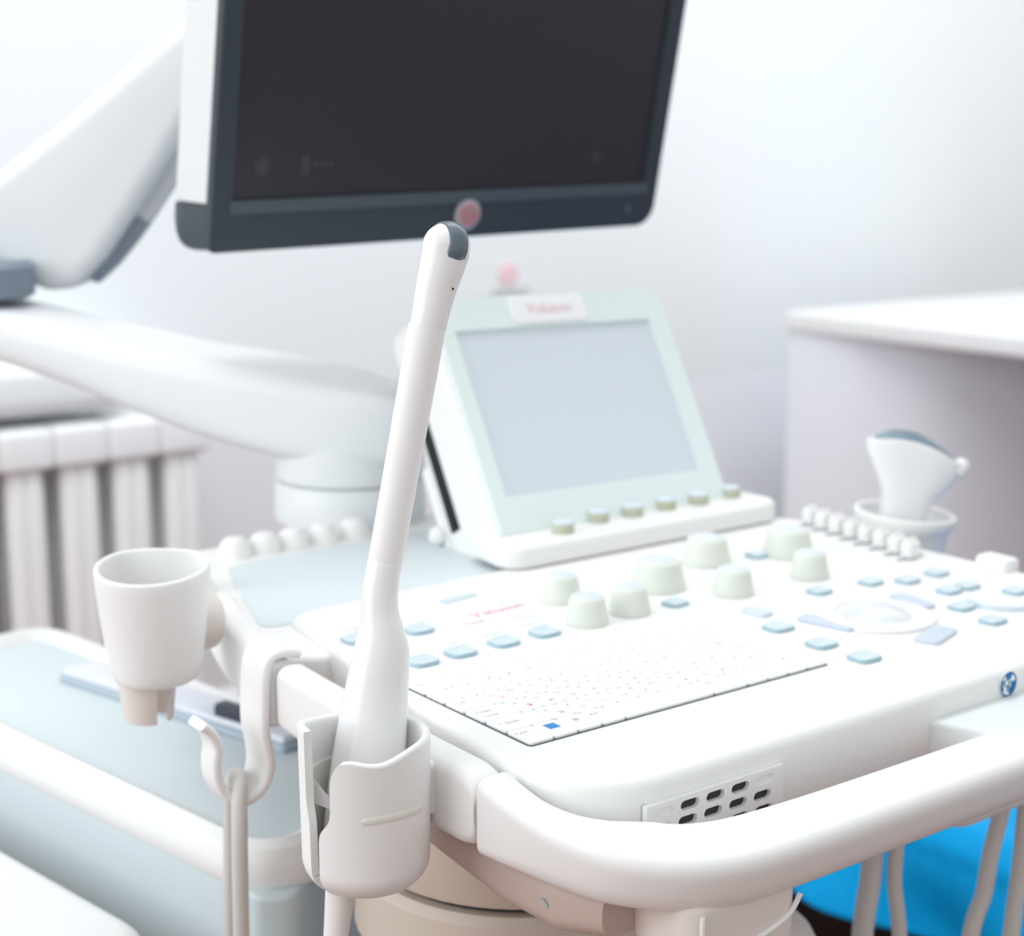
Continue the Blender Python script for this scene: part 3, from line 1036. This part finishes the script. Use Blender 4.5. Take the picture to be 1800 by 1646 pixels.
# ------------------------------------------------------------------ monitor
MP, MY_, MT, MR = (0.1094, 0.6283, 0.2634), 0.0522, -0.217, 0.0183
MW, MH = 0.5712, 0.40
mon = thing('monitor', 'large flat monitor with charcoal bezel and dark screen on a white arm', 'monitor', (0.40, 0.66, 0.26))
X = frame(MP, MY_, MT, MR)
bx0, bx1, by0, by1 = 0.0212, MW - 0.0240, 0.0496, MH - 0.025
mb = MB(); mb.x = X
RB = [0.004, 0.022, 0.012, 0.012]
mb.loft([ringsec(0.0, MW, 0.0, MH, [0.006, 0.024, 0.012, 0.012], -0.012), ringsec(0, MW, 0, MH, [0.006, 0.024, 0.012, 0.012], -0.002),
         ringsec(0.002, MW - 0.002, 0.002, MH - 0.002, [0.006, 0.022, 0.01, 0.01], 0.0),
         ringsec(bx0 - 0.001, bx1 + 0.001, by0 - 0.001, by1 + 0.001, [0.003] * 4, 0.0),
         ringsec(bx0, bx1, by0, by1, [0.003] * 4, -0.005)], 0, False, False)
bez = build('front_bezel', mb, M_MONBEZEL, mon)
mb = MB(); mb.x = X
fslab(mb, bx0 - 0.004, bx1 + 0.006, by0 - 0.013, by0 - 0.0005, 0.002, 0.0018, -0.002, 0.001, 0)
build('bezel_lip', mb, M_MONLIP, bez, label='lighter strip under the screen')
mb = MB(); mb.x = X
fslab(mb, bx0 - 0.003, bx1 + 0.003, by0 - 0.003, by1 + 0.003, 0.003, -0.004, -0.011, 0, 0)
scr = build('screen', mb, M_SCREEN, mon, label='dark screen with faint icons')
M_ICON = mat('screen_icon', (60, 63, 70), 0.3, 0.45)
for cx, cr in ((0.052, 0.0085), (0.472, 0.006)):
    mb = MB(); mb.x = X
    mb.lathe([(0.0001, -0.0037), (cr, -0.0036)], (cx, by0 + 0.030, 0), n=24, cap=False)
    build('screen_icon', mb, M_ICON, scr)
for k in range(4):
    mb = MB(); mb.x = X
    if k == 0:
        fslab(mb, 0.094, 0.104, by0 + 0.020, by0 + 0.040, 0.002, -0.0035, -0.004, 0, 0)
    else:
        fslab(mb, 0.100 + 0.008 * k, 0.106 + 0.008 * k, by0 + 0.028, by0 + 0.034, 0.001, -0.0035, -0.004, 0, 0)
    build('screen_icon', mb, M_ICON, scr)
# deep lower chin that wraps round to the back
mb = MB(); mb.x = X
secs = []
for z, y0, ins, yt in ((-0.011, 0.0, 0.0, 0.0430), (-0.036, -0.0060, 0.0, 0.0384), (-0.050, -0.0075, 0.0, 0.0359), (-0.060, -0.0050, 0.0, 0.0341), (-0.068, 0.0015, 0.001, 0.0327), (-0.073, 0.0110, 0.002, 0.0318)):
    secs.append([Vector((p.x, p.y, z)) for p in round_poly([(ins, y0), (MW - ins, y0), (MW - ins, yt), (ins, yt)], [0.006, 0.015, 0.001, 0.001], 6)])
mb.loft(secs)
build('chin', mb, M_MONBEZEL, mon)
mb = MB(); mb.x = X
secs = []
for z, ins, yb in ((-0.0115, 0.0, 0.0436), (-0.066, 0.0005, 0.0336), (-0.074, 0.003, 0.0325), (-0.079, 0.02, 0.040)):
    secs.append([Vector((p.x, p.y, z)) for p in round_poly([(ins, yb), (MW - ins, yb), (MW - ins, MH - ins), (ins, MH - ins)], [0.003, 0.003, 0.012, 0.012], 6)])
mb.loft(secs)
build('back_shell', mb, M_ARM, mon, label='white back shell')
mb = MB(); mb.x = X
mb.lathe([(0.0165, 0.0), (0.0165, 0.0016), (0.0150, 0.0024)], (0.2985, 0.0245, 0.0), n=40)
eb = build('emblem', mb, M_SILVER, mon, label='silver and red round badge')
mb = MB(); mb.x = X
for ox, oy, r, aa, ab in ((-0.004, 0.003, 0.004, 20, 330), (0.004, -0.002, 0.004, -60, 220), (0.000, -0.006, 0.003, 100, 380), (0.0, 0.0, 0.0105, 0, 360)):
    mb.tube([(0.2985 + ox + r * cos(rad(aa + (ab - aa) * i / 20)), 0.0245 + oy + r * sin(rad(aa + (ab - aa) * i / 20)), 0.0026) for i in range(21)], 0.0013, n=6)
build('badge_monogram', mb, M_REDBADGE, eb)
mb = MB(); mb.x = X
mb.lathe([(0.0055, 0.0), (0.0050, 0.0012)], (0.5280, 0.0205, 0.0), n=24)
build('power_button', mb, M_MONLIP, mon)

# ------------------------------------------------------------------ monitor arm
arm = thing('articulated_monitor_stand', 'white jointed monitor arm rising from the rear of the console', 'monitor stand', (0.225, 0.575, -0.005))
AC = (0.262, 0.640)
mb = MB(); mb.lathe([(0.076, -0.006), (0.077, 0.0), (0.075, 0.030), (0.073, 0.033)], (AC[0], AC[1], 0), n=48)
colm = build('pivot_base', mb, M_ARM, arm)
mb = MB(); mb.lathe([(0.071, 0.030), (0.071, 0.037)], (AC[0], AC[1], 0), n=48)
build('seam', mb, M_ARMGREY, colm)
mb = MB(); mb.lathe([(0.073, 0.0355), (0.075, 0.038), (0.076, 0.075), (0.072, 0.100), (0.055, 0.112)], (AC[0], AC[1], 0), n=48)
build('pivot_head', mb, M_ARM, arm)
secs = []
pth = [((0.305, 0.610, 0.088), 0.070, 0.064), ((0.265, 0.635, 0.094), 0.074, 0.072), ((0.205, 0.700, 0.110), 0.070, 0.072), ((0.150, 0.775, 0.127), 0.064, 0.062), ((0.100, 0.860, 0.148), 0.060, 0.052), ((0.040, 0.965, 0.170), 0.058, 0.046), ((-0.020, 1.060, 0.184), 0.058, 0.044)]
PC = catmull([p[0] for p in pth], 6)
WH = lerp_tab([(p[1], p[2]) for p in pth], 6)
for i, p in enumerate(PC):
    d = (PC[min(i + 1, len(PC) - 1)] - PC[max(i - 1, 0)])
    d.normalize()
    side = Vector((d.y, -d.x, 0)).normalized()
    upv = side.cross(d)
    if upv.z < 0: upv = -upv
    wv, hv = WH[i]
    secs.append([p + side * q[0] + upv * q[1] for q in rr(wv * 2, hv * 1.15, 0.022, 6)])
mb = MB(); mb.loft(secs)
build('lower_arm', mb, M_ARM, arm, sharp=50)
EJ = Vector((0.030, 0.985, 0.0))
mb = MB(); mb.lathe([(0.052, 0.203), (0.058, 0.207), (0.058, 0.236), (0.052, 0.242)], (EJ.x - 0.015, EJ.y, 0), n=40)
build('elbow_joint', mb, M_ARMDARK, arm, label='blue grey elbow joint')
# upper arm: broad flat cover that widens upwards behind the monitor
AM = Matrix.Identity(4)
AO = Vector((0.1073, 0.9922, 0.2745))
for i in range(3):
    AM[i][0], AM[i][1], AM[i][2], AM[i][3] = RGT[i], ZED[i], TOW[i], AO[i]
outline = [(-0.118, -0.004), (-0.045, -0.050), (-0.008, -0.068), (0.026, -0.064), (0.058, -0.032), (0.092, 0.016), (0.126, 0.066), (0.180, 0.150), (0.250, 0.245), (0.190, 0.265), (0.145, 0.214), (0.020, 0.114), (-0.062, 0.054), (-0.130, 0.018)]
mb = MB(); mb.x = AM
slab(mb, outline, [0.03, 0.05, 0.03, 0.03, 0.04, 0.08, 0.1, 0.1, 0.02, 0.02, 0.1, 0.1, 0.1, 0.02], 0.036, -0.036, 0.020, 0.018, n=4, k=6)
build('upper_arm', mb, M_ARM, arm, sharp=50)
mb = MB(); mb.x = AM
tr = [Vector(p) for p in ((0.040, -0.058), (0.058, -0.034), (0.078, -0.006), (0.092, 0.014), (0.126, 0.064), (0.180, 0.148))]
S = []
for i, p in enumerate(tr):
    d = (tr[min(i + 1, 5)] - tr[max(i - 1, 0)]).normalized()
    nn = Vector((d.y, -d.x))
    wv = (0.004, 0.010, 0.013, 0.014, 0.015, 0.015)[i]
    q0, q1 = p - nn * 0.006, p + nn * wv
    S.append([Vector((q0.x, q0.y, 0.014)), Vector((q1.x, q1.y, 0.010)), Vector((q1.x, q1.y, -0.012)), Vector((q0.x, q0.y, -0.016))])
mb.loft(S[:4], 1)
mb.loft(S[3:], 0)
build('arm_trim', mb, [M_ARMGREY, M_ARMDARK], arm, label='grey underside trim with dark end')
mb = MB()
mb.tube([AO + RGT * 0.21 + ZED * 0.235, AO + RGT * 0.27 + ZED * 0.245 + TOW * 0.10, Vector((0.43, 0.760, 0.46))], 0.028)
build('monitor_mount', mb, M_ARMGREY, arm)


# ------------------------------------------------------------------ probe holders and probes
def cup_wall(mb, c, R, th, zb, zt_fun, r_fun, a0, a1, n=56, rows_=26, mi=0, rimr=0.0, slot=None):
    """open cylindrical wall (angles from TOW towards RGT), with thickness"""
    def P(a, r, z):
        return Vector((c[0], c[1], 0)) + (TOW * cos(a) + RGT * sin(a)) * r + ZED * z
    angs = [a0 + (a1 - a0) * i / n for i in range(n + 1)]
    full = abs((a1 - a0) - 2 * pi) < 1e-6
    cols = []
    for a in angs:
        zt = zt_fun(a)
        outc, inc = [], []
        for j in range(rows_ + 1):
            t = j / rows_
            z = zb + (zt - zb) * t
            r = r_fun(t)
            outc.append(P(a, r, z)); inc.append(P(a, max(r - th, 0.001), z + (th * 0.6 if t < 0.05 else 0)))
        rim_ = [P(a, r_fun(1) - th * (0.5 - 0.5 * cos(pi * k / 5)), zt + th * 0.5 * sin(pi * k / 5)) for k in range(1, 5)]
        cols.append(outc + rim_ + inc[::-1])
    mb.loft(cols, mi, not full, not full)


h1 = thing('probe_holder', 'open front white probe holder clipped to the rail, holding the long slim probe', 'probe holder', (-0.092, 0.040, -0.078), 'probe holders along the console edge')
HC = (-0.0935, 0.0405)
HR, HTH = 0.0395, 0.0050
HZB, HZT = -0.073, 0.0165


def h1_r(t):
    z = t
    return HR * (0.970 + 0.030 * t) * (1.0 if t > 0.16 else math.sqrt(max(0.0, 1 - ((0.16 - t) / 0.16) ** 2 * 0.36)))


def h1_top(a):
    d = (math.degrees(a) + 360) % 360
    z = HZT
    if d > 310:                    # front lobe beside the slot is rounded down
        z = HZT
    return z


mb = MB()
A_R, A_L = rad(-27), rad(-57 + 360)   # wall runs from the right side of the slot round the back to its left side


def slot_profile():
    return None


# build wall with a slot whose edges step: narrow below, wide above
def P1(a, r, z):
    return Vector((HC[0], HC[1], 0)) + (TOW * cos(a) + RGT * sin(a)) * r + ZED * z


rowsN = 40
cols = []
NA = 72
for i in range(NA + 1):
    s = i / NA
    outc, inc = [], []
    for j in range(rowsN + 1):
        t = j / rowsN
        step = 1 / (1 + math.exp(-(t - 0.50) * 34))
        ar = rad(-40.0 + 14.0 * step)                      # right edge of the slot
        al = rad(-52.0 - 5.0 * step + 360)
        if t > 0.78:                                         # rounded shoulder of the front lobe
            q = (t - 0.78) / 0.22
            ar += rad(20) * (1 - math.sqrt(max(0.0, 1 - q * q)))
        a = ar + (al - ar) * s
        zt = HZT - 0.006 * math.exp(-((math.degrees(a) - 18) / 26.0) ** 2) + 0.010 * math.exp(-((math.degrees(a) - 300) / 50.0) ** 2)
        z = HZB + (zt - HZB) * t
        r = h1_r(t)
        outc.append(P1(a, r, z))
        inc.append(P1(a, r - HTH, z + (HTH * 0.7 if t < 0.08 else 0)))
    atop = a
    rim_ = []
    for k in range(1, 6):
        th_ = pi * k / 6
        rim_.append(P1(atop, h1_r(1) - HTH * (0.5 - 0.5 * cos(th_)), zt + HTH * 0.5 * sin(th_) * math.sqrt(min(1.0, i / 8, (NA - i) / 8))))
    cols.append(outc + rim_ + inc[::-1])
mb.loft(cols, 0, False, False)
for c_ in (cols[0], cols[-1]):         # the two edges of the slot
    n_ = len(c_)
    mb.add(c_, [[j, j + 1, n_ - 2 - j, n_ - 1 - j] for j in range(rowsN)] + [[rowsN + k for k in range(6)] + [rowsN + 6]])
build('cup', mb, M_WHITE, h1, sharp=60)
# horizontal window with a cream liner
mb = MB()
sl = []
for i in range(31):
    a = rad(2 + 62 * i / 30)
    z = -0.0215 + 0.0010 * sin(i / 30 * pi)
    hh = 0.0025 * (1.0 if 0 < i < 30 else 0.3)
    sl.append([P1(a, h1_r(0.57) + 0.0002, z - hh), P1(a, h1_r(0.57) + 0.0007, z - hh * 0.4), P1(a, h1_r(0.57) + 0.0007, z + hh * 0.4), P1(a, h1_r(0.57) + 0.0002, z + hh)])
mb.loft(sl)
build('liner_window', mb, M_CREAM, h1, label='narrow cream slot across the front')
mb = MB()
ln = []
for i in range(40):
    a = rad(-20 + 320 * i / 39)
    ln.append([P1(a, HR - HTH - 0.0002, -0.006), P1(a, HR - HTH - 0.0016, -0.007), P1(a, HR - HTH - 0.0016, -0.060), P1(a, HR * 0.955 - HTH - 0.0004, -0.060)])
mb.loft(ln)
build('liner', mb, M_CREAM, h1, label='cream rubber liner inside the cup')
mb = MB()
tb = []
for i in range(9):
    t = i / 8
    tb.append([P1(rad(-70 + 26 * t), HR - HTH - 0.001 - 0.014 * t, -0.010 + q - 0.016 * t) for q in (0.006 * (1 - t), 0.007 * (1 - t) + 0.0012, -0.008 * (1 - t) - 0.001, -0.010 * (1 - t))])
mb.loft(tb)
build('retaining_tab', mb, M_GLOSS, h1)
mb = MB(); mb.box((-0.0565, 0.041, -0.020), (0.012, 0.040, 0.034), 0.004)
build('clip', mb, M_WHITE, h1)

# endocavity probe ------------------------------------------------------
C0 = Vector((-0.5739, -0.7446, 0.3597))
prb = thing('endocavity_probe', 'long slim white probe with slate lens tip standing in the front holder', 'ultrasound probe', (-0.1005, 0.045, -0.110))
PB = Vector((-0.1055, 0.0506, -0.0808))
PT = Vector((-0.0072, 0.0744, 0.3153))
pa = (PT - PB).normalized()
pr_ = (RGT - pa * RGT.dot(pa)).normalized()
pf = pr_.cross(pa).normalized()
if pf.dot(TOW) < 0: pf = -pf
PL = (PT - PB).length


def psec(t, off, a, b, n=36, pw=1.0, offf=0.0):
    c = PB + pa * t + pr_ * off + pf * offf
    return [c + pr_ * (a * math.copysign(abs(cos(2 * pi * i / n)) ** pw, cos(2 * pi * i / n))) + pf * (b * math.copysign(abs(sin(2 * pi * i / n)) ** pw, sin(2 * pi * i / n))) for i in range(n)]


def grow(mb, tab, n=5, caps=(True, True), pw=1.0, mi=0):
    mb.loft([psec(t, o, a, b, pw=pw) for t, o, a, b in lerp_tab(tab, n)], mi, *caps)


mb = MB()
grow(mb, [(0.010, 0.0015, 0.0110, 0.0110), (0.020, 0.003, 0.0180, 0.0165), (0.056, 0.0042, 0.0218, 0.0190), (0.091, 0.0036, 0.0216, 0.0190), (0.126, 0.0024, 0.0190, 0.0178),
          (0.1400, 0.0020, 0.0178, 0.0170), (0.1506, 0.0014, 0.0163, 0.0158), (0.1610, -0.0006, 0.0137, 0.0140), (0.1690, -0.0030, 0.0121, 0.0126), (0.1786, -0.0047, 0.0113, 0.0117), (0.1890, -0.0050, 0.0109, 0.0111), (0.1982, -0.0048, 0.0107, 0.0107), (0.1990, -0.0048, 0.0103, 0.0103)], 6)
build('grip', mb, M_GLOSS, prb, sharp=60)
mb = MB(); grow(mb, [(0.1985, -0.0048, 0.0097, 0.0097), (0.2012, -0.0048, 0.0097, 0.0097)], 1)
build('seam', mb, M_ARMGREY, prb)
mb = MB(); grow(mb, [(0.2003, -0.0047, 0.0104, 0.0104), (0.2008, -0.0047, 0.0106, 0.0106), (0.2700, -0.0034, 0.0110, 0.0110), (0.3396, -0.0022, 0.0115, 0.0115), (0.3406, -0.0022, 0.0109, 0.0109)], 3)
build('shaft', mb, M_WHITE, prb, sharp=40)
mb = MB(); grow(mb, [(0.3400, -0.0020, 0.0094, 0.0094), (0.3450, -0.0018, 0.0094, 0.0094)], 1)
M_GROOVE = mat('groove_shadow_grey', (158, 160, 162), 0.6, 0.2)
build('groove', mb, M_GROOVE, prb)
mb = MB()
head = [(0.3434, -0.0016, 0.0105, 0.0105), (0.3441, -0.0015, 0.0110, 0.0110), (0.3560, -0.0010, 0.0116, 0.0116), (0.3680, -0.0003, 0.0125, 0.0122), (0.3780, 0.0008, 0.0136, 0.0130), (0.3880, 0.0018, 0.0144, 0.0138)]
HCZ, HCR = 0.3942, 0.01470
for k in range(0, 13):
    a = pi / 2 * k / 12.3
    head.append((HCZ + HCR * sin(a), 0.0019, HCR * cos(a), HCR * cos(a)))
grow(mb, head, 3)
build('tip_head', mb, M_GLOSS, prb, sharp=60)
# curved lens band over the tip
le = (pf * cos(rad(38)) + pr_ * sin(rad(38))).normalized()
ls = (pr_ * cos(rad(38)) - pf * sin(rad(38))).normalized()
HC3 = PB + pa * HCZ + pr_ * 0.0019
mb = MB()
cols = []
for i in range(41):
    ph = rad(-30 + 170 * i / 40)
    row = []
    for j in range(13):
        s = -0.0071 + 0.0142 * j / 12
        rad_ = math.sqrt(HCR ** 2 - s * s) + 0.0010 + (0.00025 if abs(j - 6) < 2.5 else 0.0)
        edge = 0.0010 if j in (0, 12) else 0.0
        row.append(HC3 + (le * cos(ph) + pa * sin(ph)) * (rad_ - edge) + ls * s)
    inner = [HC3 + (le * cos(ph) + pa * sin(ph)) * (HCR - 0.004) + ls * (0.0071 - 0.0142 * j / 2) for j in range(3)]
    cols.append(row + inner)
mb.loft(cols)
build('lens', mb, M_LENS, prb, sharp=50, label='slate grey curved lens over the tip')
mb = MB()
dl = (pf * cos(rad(56)) + pr_ * sin(rad(56))).normalized()
dc = PB + pa * 0.3690 + dl * 0.01245 + pr_ * -0.0002
mb.lathe([(0.0008, -0.0004), (0.0008, 0.0003), (0.0004, 0.0005)], dc, dl, n=12)
build('marker_dot', mb, M_BLACKSLOT, prb, label='tiny black dot below the lens')
mb = MB()
mb.loft([psec(t, o, a, a) for t, o, a in lerp_tab([(0.014, 0.0008, 0.0106), (0.0, 0.0, 0.0096), (-0.030, 0.0014, 0.0076), (-0.070, 0.0034, 0.0062)], 5)])
build('strain_relief', mb, mat('relief_pale_grey', (234, 231, 227), 0.5, 0.35), prb)
mb = MB()
e0 = PB + pa * -0.070 + pr_ * 0.0034
mb.tube(catmull([e0, e0 + Vector((-0.006, 0.003, -0.06)), e0 + Vector((-0.008, 0.010, -0.25)), e0 + Vector((0.01, 0.02, -0.52)), e0 + Vector((0.05, 0.02, -0.612))], 6), 0.0052)
build('cable', mb, M_CABLE, prb)

# deep empty holder further along the rail -----------------------------
h2 = thing('probe_holder', 'empty deep white cup holder with short spout at the far end of the rail', 'probe holder', (-0.088, 0.345, -0.06), 'probe holders along the console edge')
C2 = (-0.0880, 0.3440)
mb = MB()
R2 = 0.0425
cols = []
NA = 64


def P2(a, r, z):
    # seen from above the cup is a circle flattened at the back
    k = 1.0 - 0.30 * max(0.0, -cos(a)) ** 2
    return Vector((C2[0], C2[1], 0)) + (TOW * cos(a) * k + RGT * sin(a)) * r + ZED * z


for i in range(NA):
    a = 2 * pi * i / NA
    zt = 0.0560 - 0.0050 * cos(a)
    zb = -0.0300
    oc, ic = [], []
    for t, r in ((0.0, 0.66), (0.03, 0.74), (0.08, 0.785), (0.2, 0.825), (0.4, 0.88), (0.6, 0.93), (0.8, 0.972), (0.93, 0.995), (1.0, 1.0)):
        oc.append(P2(a, R2 * r, zb + (zt - zb) * t))
        ic.append(P2(a, R2 * r - 0.0042, zb + (zt - zb) * t + (0.003 if t < 0.05 else 0)))
    rim_ = [P2(a, R2 - 0.0042 * (0.5 - 0.5 * cos(pi * k / 5)), zt + 0.0022 * sin(pi * k / 5)) for k in range(1, 5)]
    cols.append(oc + rim_ + ic[::-1])
mb.loft(cols, 0, False, False, loop=True)
build('cup', mb, M_WHITE, h2, sharp=60)
mb = MB()
cols = []
for i in range(41):
    a = rad(-290 + 322 * i / 40)
    cols.append([P2(a, r, z) for r, z in ((0.0225, -0.0285), (0.0205, -0.042), (0.0185, -0.060), (0.0180, -0.0615), (0.0160, -0.0615), (0.0157, -0.060), (0.0178, -0.042), (0.0198, -0.0285))])
for c_ in cols:
    for q in range(len(c_)):
        c_[q] = c_[q] + RGT * -0.0075
mb.loft(cols)
build('spout', mb, M_UNDER, h2, sharp=50)
mb = MB()
mb.lathe([(0.019, 0.0), (0.021, 0.006), (0.023, 0.016), (0.022, 0.020)], (-0.0560, 0.3560, 0.006), (0.92, 0.12, -0.15), n=32)
build('flange', mb, M_UNDER, h2)

# cable hook --------------------------------------------------------------
hk = thing('cable_hook', 'white curved cable hook hanging from the side rail between the two holders', 'hook', (-0.07, 0.25, -0.10))
HP = [(-0.0270, 0.0050), (-0.0400, 0.0078), (-0.0500, 0.0050), (-0.0540, -0.006), (-0.0555, -0.024), (-0.0560, -0.046), (-0.0535, -0.062), (-0.0525, -0.076), (-0.0580, -0.090), (-0.0700, -0.0975), (-0.0820, -0.0930), (-0.0900, -0.0800), (-0.0915, -0.066), (-0.0900, -0.054), (-0.0940, -0.043), (-0.1010, -0.0355)]
HPc = catmull([(x, 0.251, z) for x, z in HP], 6)
secs = []
for i, p in enumerate(HPc):
    d = (HPc[min(i + 1, len(HPc) - 1)] - HPc[max(i - 1, 0)]).normalized()
    nrm = Vector((-d.z, 0, d.x))
    f = i / (len(HPc) - 1)
    wd = 0.036 if f < 0.45 else 0.036 - 0.013 * min(1.0, (f - 0.45) / 0.3)
    secs.append([p + Vector((0, q[0], 0)) + nrm * q[1] for q in rr(wd, 0.0070, 0.0032, 4)])
mb = MB(); mb.loft(secs)
build('hook_band', mb, M_WHITE, hk, sharp=50)
mb = MB(); mb.box((-0.0425, 0.251, -0.022), (0.020, 0.033, 0.050), 0.006)
build('rail_clamp', mb, M_WHITE, hk)

cbl = thing('hanging_cable', 'pale cable looped over the curved hook and hanging down in two strands', 'cable', (-0.075, 0.25, -0.60))
mb = MB()
lp = [(-0.0905, 0.2270, -0.56), (-0.0880, 0.2255, -0.36), (-0.0860, 0.2250, -0.20), (-0.0840, 0.2265, -0.13), (-0.0790, 0.2345, -0.094), (-0.0735, 0.2450, -0.0835), (-0.0690, 0.2570, -0.0835), (-0.0660, 0.2690, -0.094), (-0.0660, 0.2745, -0.13), (-0.0720, 0.2700, -0.22), (-0.0780, 0.2640, -0.36), (-0.0830, 0.2560, -0.56), (-0.0840, 0.2470, -0.595), (-0.0875, 0.2350, -0.600), (-0.0905, 0.2270, -0.56)]
mb.tube(catmull(lp, 7), 0.0058)
build('cord', mb, M_CABLE, cbl)

# right-hand holder and convex probe -----------------------------------------
h3 = thing('probe_holder', 'wide white cup holder at the right edge holding the convex probe', 'probe holder', (0.64, 0.24, -0.06), 'probe holders along the console edge')
C3 = (0.640, 0.2415)
mb = MB()
cols = []
for i in range(NA):
    a = 2 * pi * i / NA
    zt = 0.0155 - 0.004 * sin(a)
    oc, ic = [], []
    for z, r in ((-0.060, 0.026), (-0.055, 0.032), (-0.030, 0.037), (-0.004, 0.040), (0.002, 0.043), (0.006, 0.047), (zt, 0.0485)):
        oc.append(Vector((C3[0], C3[1], z)) + (TOW * cos(a) + RGT * sin(a)) * r)
        ic.append(Vector((C3[0], C3[1], z + (0.003 if z < -0.05 else 0))) + (TOW * cos(a) + RGT * sin(a)) * (r - 0.005))
    rim_ = [Vector((C3[0], C3[1], zt + 0.003 * sin(pi * k / 5))) + (TOW * cos(a) + RGT * sin(a)) * (0.0485 - 0.005 * (0.5 - 0.5 * cos(pi * k / 5))) for k in range(1, 5)]
    cols.append(oc + rim_ + ic[::-1])
mb.loft(cols, 0, False, False, loop=True)
build('cup', mb, M_WHITE, h3, sharp=60)
mb = MB(); mb.box((0.600, 0.232, -0.030), (0.030, 0.050, 0.040), 0.006)
build('clip', mb, M_WHITE, h3)

cvx = thing('convex_probe', 'white convex probe with curved blue grey lens in the right edge holder', 'ultrasound probe', (0.640, 0.2415, -0.05))
QB = Vector((0.6305, 0.2475, -0.053))
TI = rad(7)
qa = (ZED * cos(TI) + RGT * sin(TI)).normalized()
qr = (RGT * cos(TI) - ZED * sin(TI)).normalized()
qf = TOW


def qsec(t, off, a, b, bow=0.0, drop=0.0, n=40):
    S = []
    for i in range(n):
        c_, s_ = cos(2 * pi * i / n), sin(2 * pi * i / n)
        u = a * math.copysign(abs(c_) ** 0.72, c_)
        v = b * math.copysign(abs(s_) ** 0.72, s_)
        S.append(QB + qr * (off + u) + qf * v + qa * (t + bow * (1 - (u / max(a, 1e-6)) ** 2) - drop * u / max(a, 1e-6)))
    return S


tab = [(0.000, 0.000, 0.013, 0.012, 0, 0), (0.030, 0.000, 0.019, 0.016, 0, 0), (0.060, 0.000, 0.0215, 0.018, 0, 0), (0.080, 0.001, 0.0235, 0.018, 0, 0.001), (0.092, 0.001, 0.028, 0.0175, 0.001, 0.003), (0.106, 0.001, 0.0375, 0.017, 0.004, 0.007), (0.118, 0.001, 0.0445, 0.0165, 0.007, 0.0075), (0.126, 0.001, 0.0470, 0.0155, 0.0105, 0.008), (0.130, 0.001, 0.0470, 0.0140, 0.0115, 0.008)]
mb = MB(); mb.loft([qsec(*r) for r in lerp_tab(tab, 5)])
build('body', mb, M_GLOSS, cvx, sharp=60)
mb = MB(); mb.loft([qsec(0.1285, 0.001, 0.0400, 0.0125, 0.0118, 0.0070), qsec(0.1335, 0.001, 0.0400, 0.0125, 0.0122, 0.0070), qsec(0.1350, 0.001, 0.0385, 0.0100, 0.0122, 0.0068)])
build('lens', mb, M_LENS2, cvx, sharp=60, label='blue grey curved lens')
mb = MB()
ear = QB + qr * 0.0465 + qa * 0.1205
mb.tube([ear - qr * 0.004 + qa * -0.004, ear + qr * 0.003 + qa * 0.003, ear + qr * 0.005 + qa * 0.008], [0.011, 0.008, 0.005], n=14)
build('marker_ridge', mb, M_GLOSS, cvx)


# cables hanging under the right side ---------------------------------------
def cable(label, pts, r, relief=None):
    t = thing('probe_cable', label, 'cable', pts[-1], 'cables hanging under the handle')
    g = MB(); g.tube(catmull(pts, 8), r)
    build('cord', g, M_CABLE, t)
    if relief:
        g = MB()
        p0, p1 = Vector(pts[0]), Vector(pts[1])
        g.tube([p0 + (p0 - p1).normalized() * 0.004, p0 + (p1 - p0) * 0.6], [r * 1.5, r * 1.05], n=16)
        build('strain_relief', g, M_CABLE, t)


cable('thicker left cord of the cable pair hanging before the blue sheet', [(0.432, 0.087, -0.16), (0.4285, 0.086, -0.19), (0.4215, 0.082, -0.235), (0.4090, 0.0775, -0.284), (0.395, 0.070, -0.42), (0.41, 0.06, -0.66)], 0.0088)
cable('thinner right cord of the cable pair hanging before the blue sheet', [(0.4440, 0.0720, -0.16), (0.4410, 0.0720, -0.20), (0.4365, 0.0690, -0.240), (0.4375, 0.0620, -0.284), (0.450, 0.05, -0.44), (0.44, 0.04, -0.66)], 0.0062)
cable('slanting cord hanging from the socket block at the right end', [(0.520, 0.0280, -0.150), (0.5175, 0.0265, -0.180), (0.505, 0.0255, -0.215), (0.4960, 0.0240, -0.250), (0.4800, 0.0235, -0.290), (0.455, 0.02, -0.44), (0.46, 0.01, -0.66)], 0.0070)
cable('rightmost cord hanging from the socket block at the right end', [(0.5330, 0.0130, -0.150), (0.5310, 0.0130, -0.180), (0.5240, 0.0100, -0.230), (0.5090, 0.0040, -0.284), (0.49, 0.0, -0.44), (0.50, -0.01, -0.66)], 0.0070)
mb = MB()
slab(mb, [(0.40, -0.02), (0.60, -0.02), (0.60, 0.13), (0.40, 0.13)], [0.02] * 4, -0.05, -0.158, 0.006, 0.012)
build('socket_block', mb, M_UNDER, con)
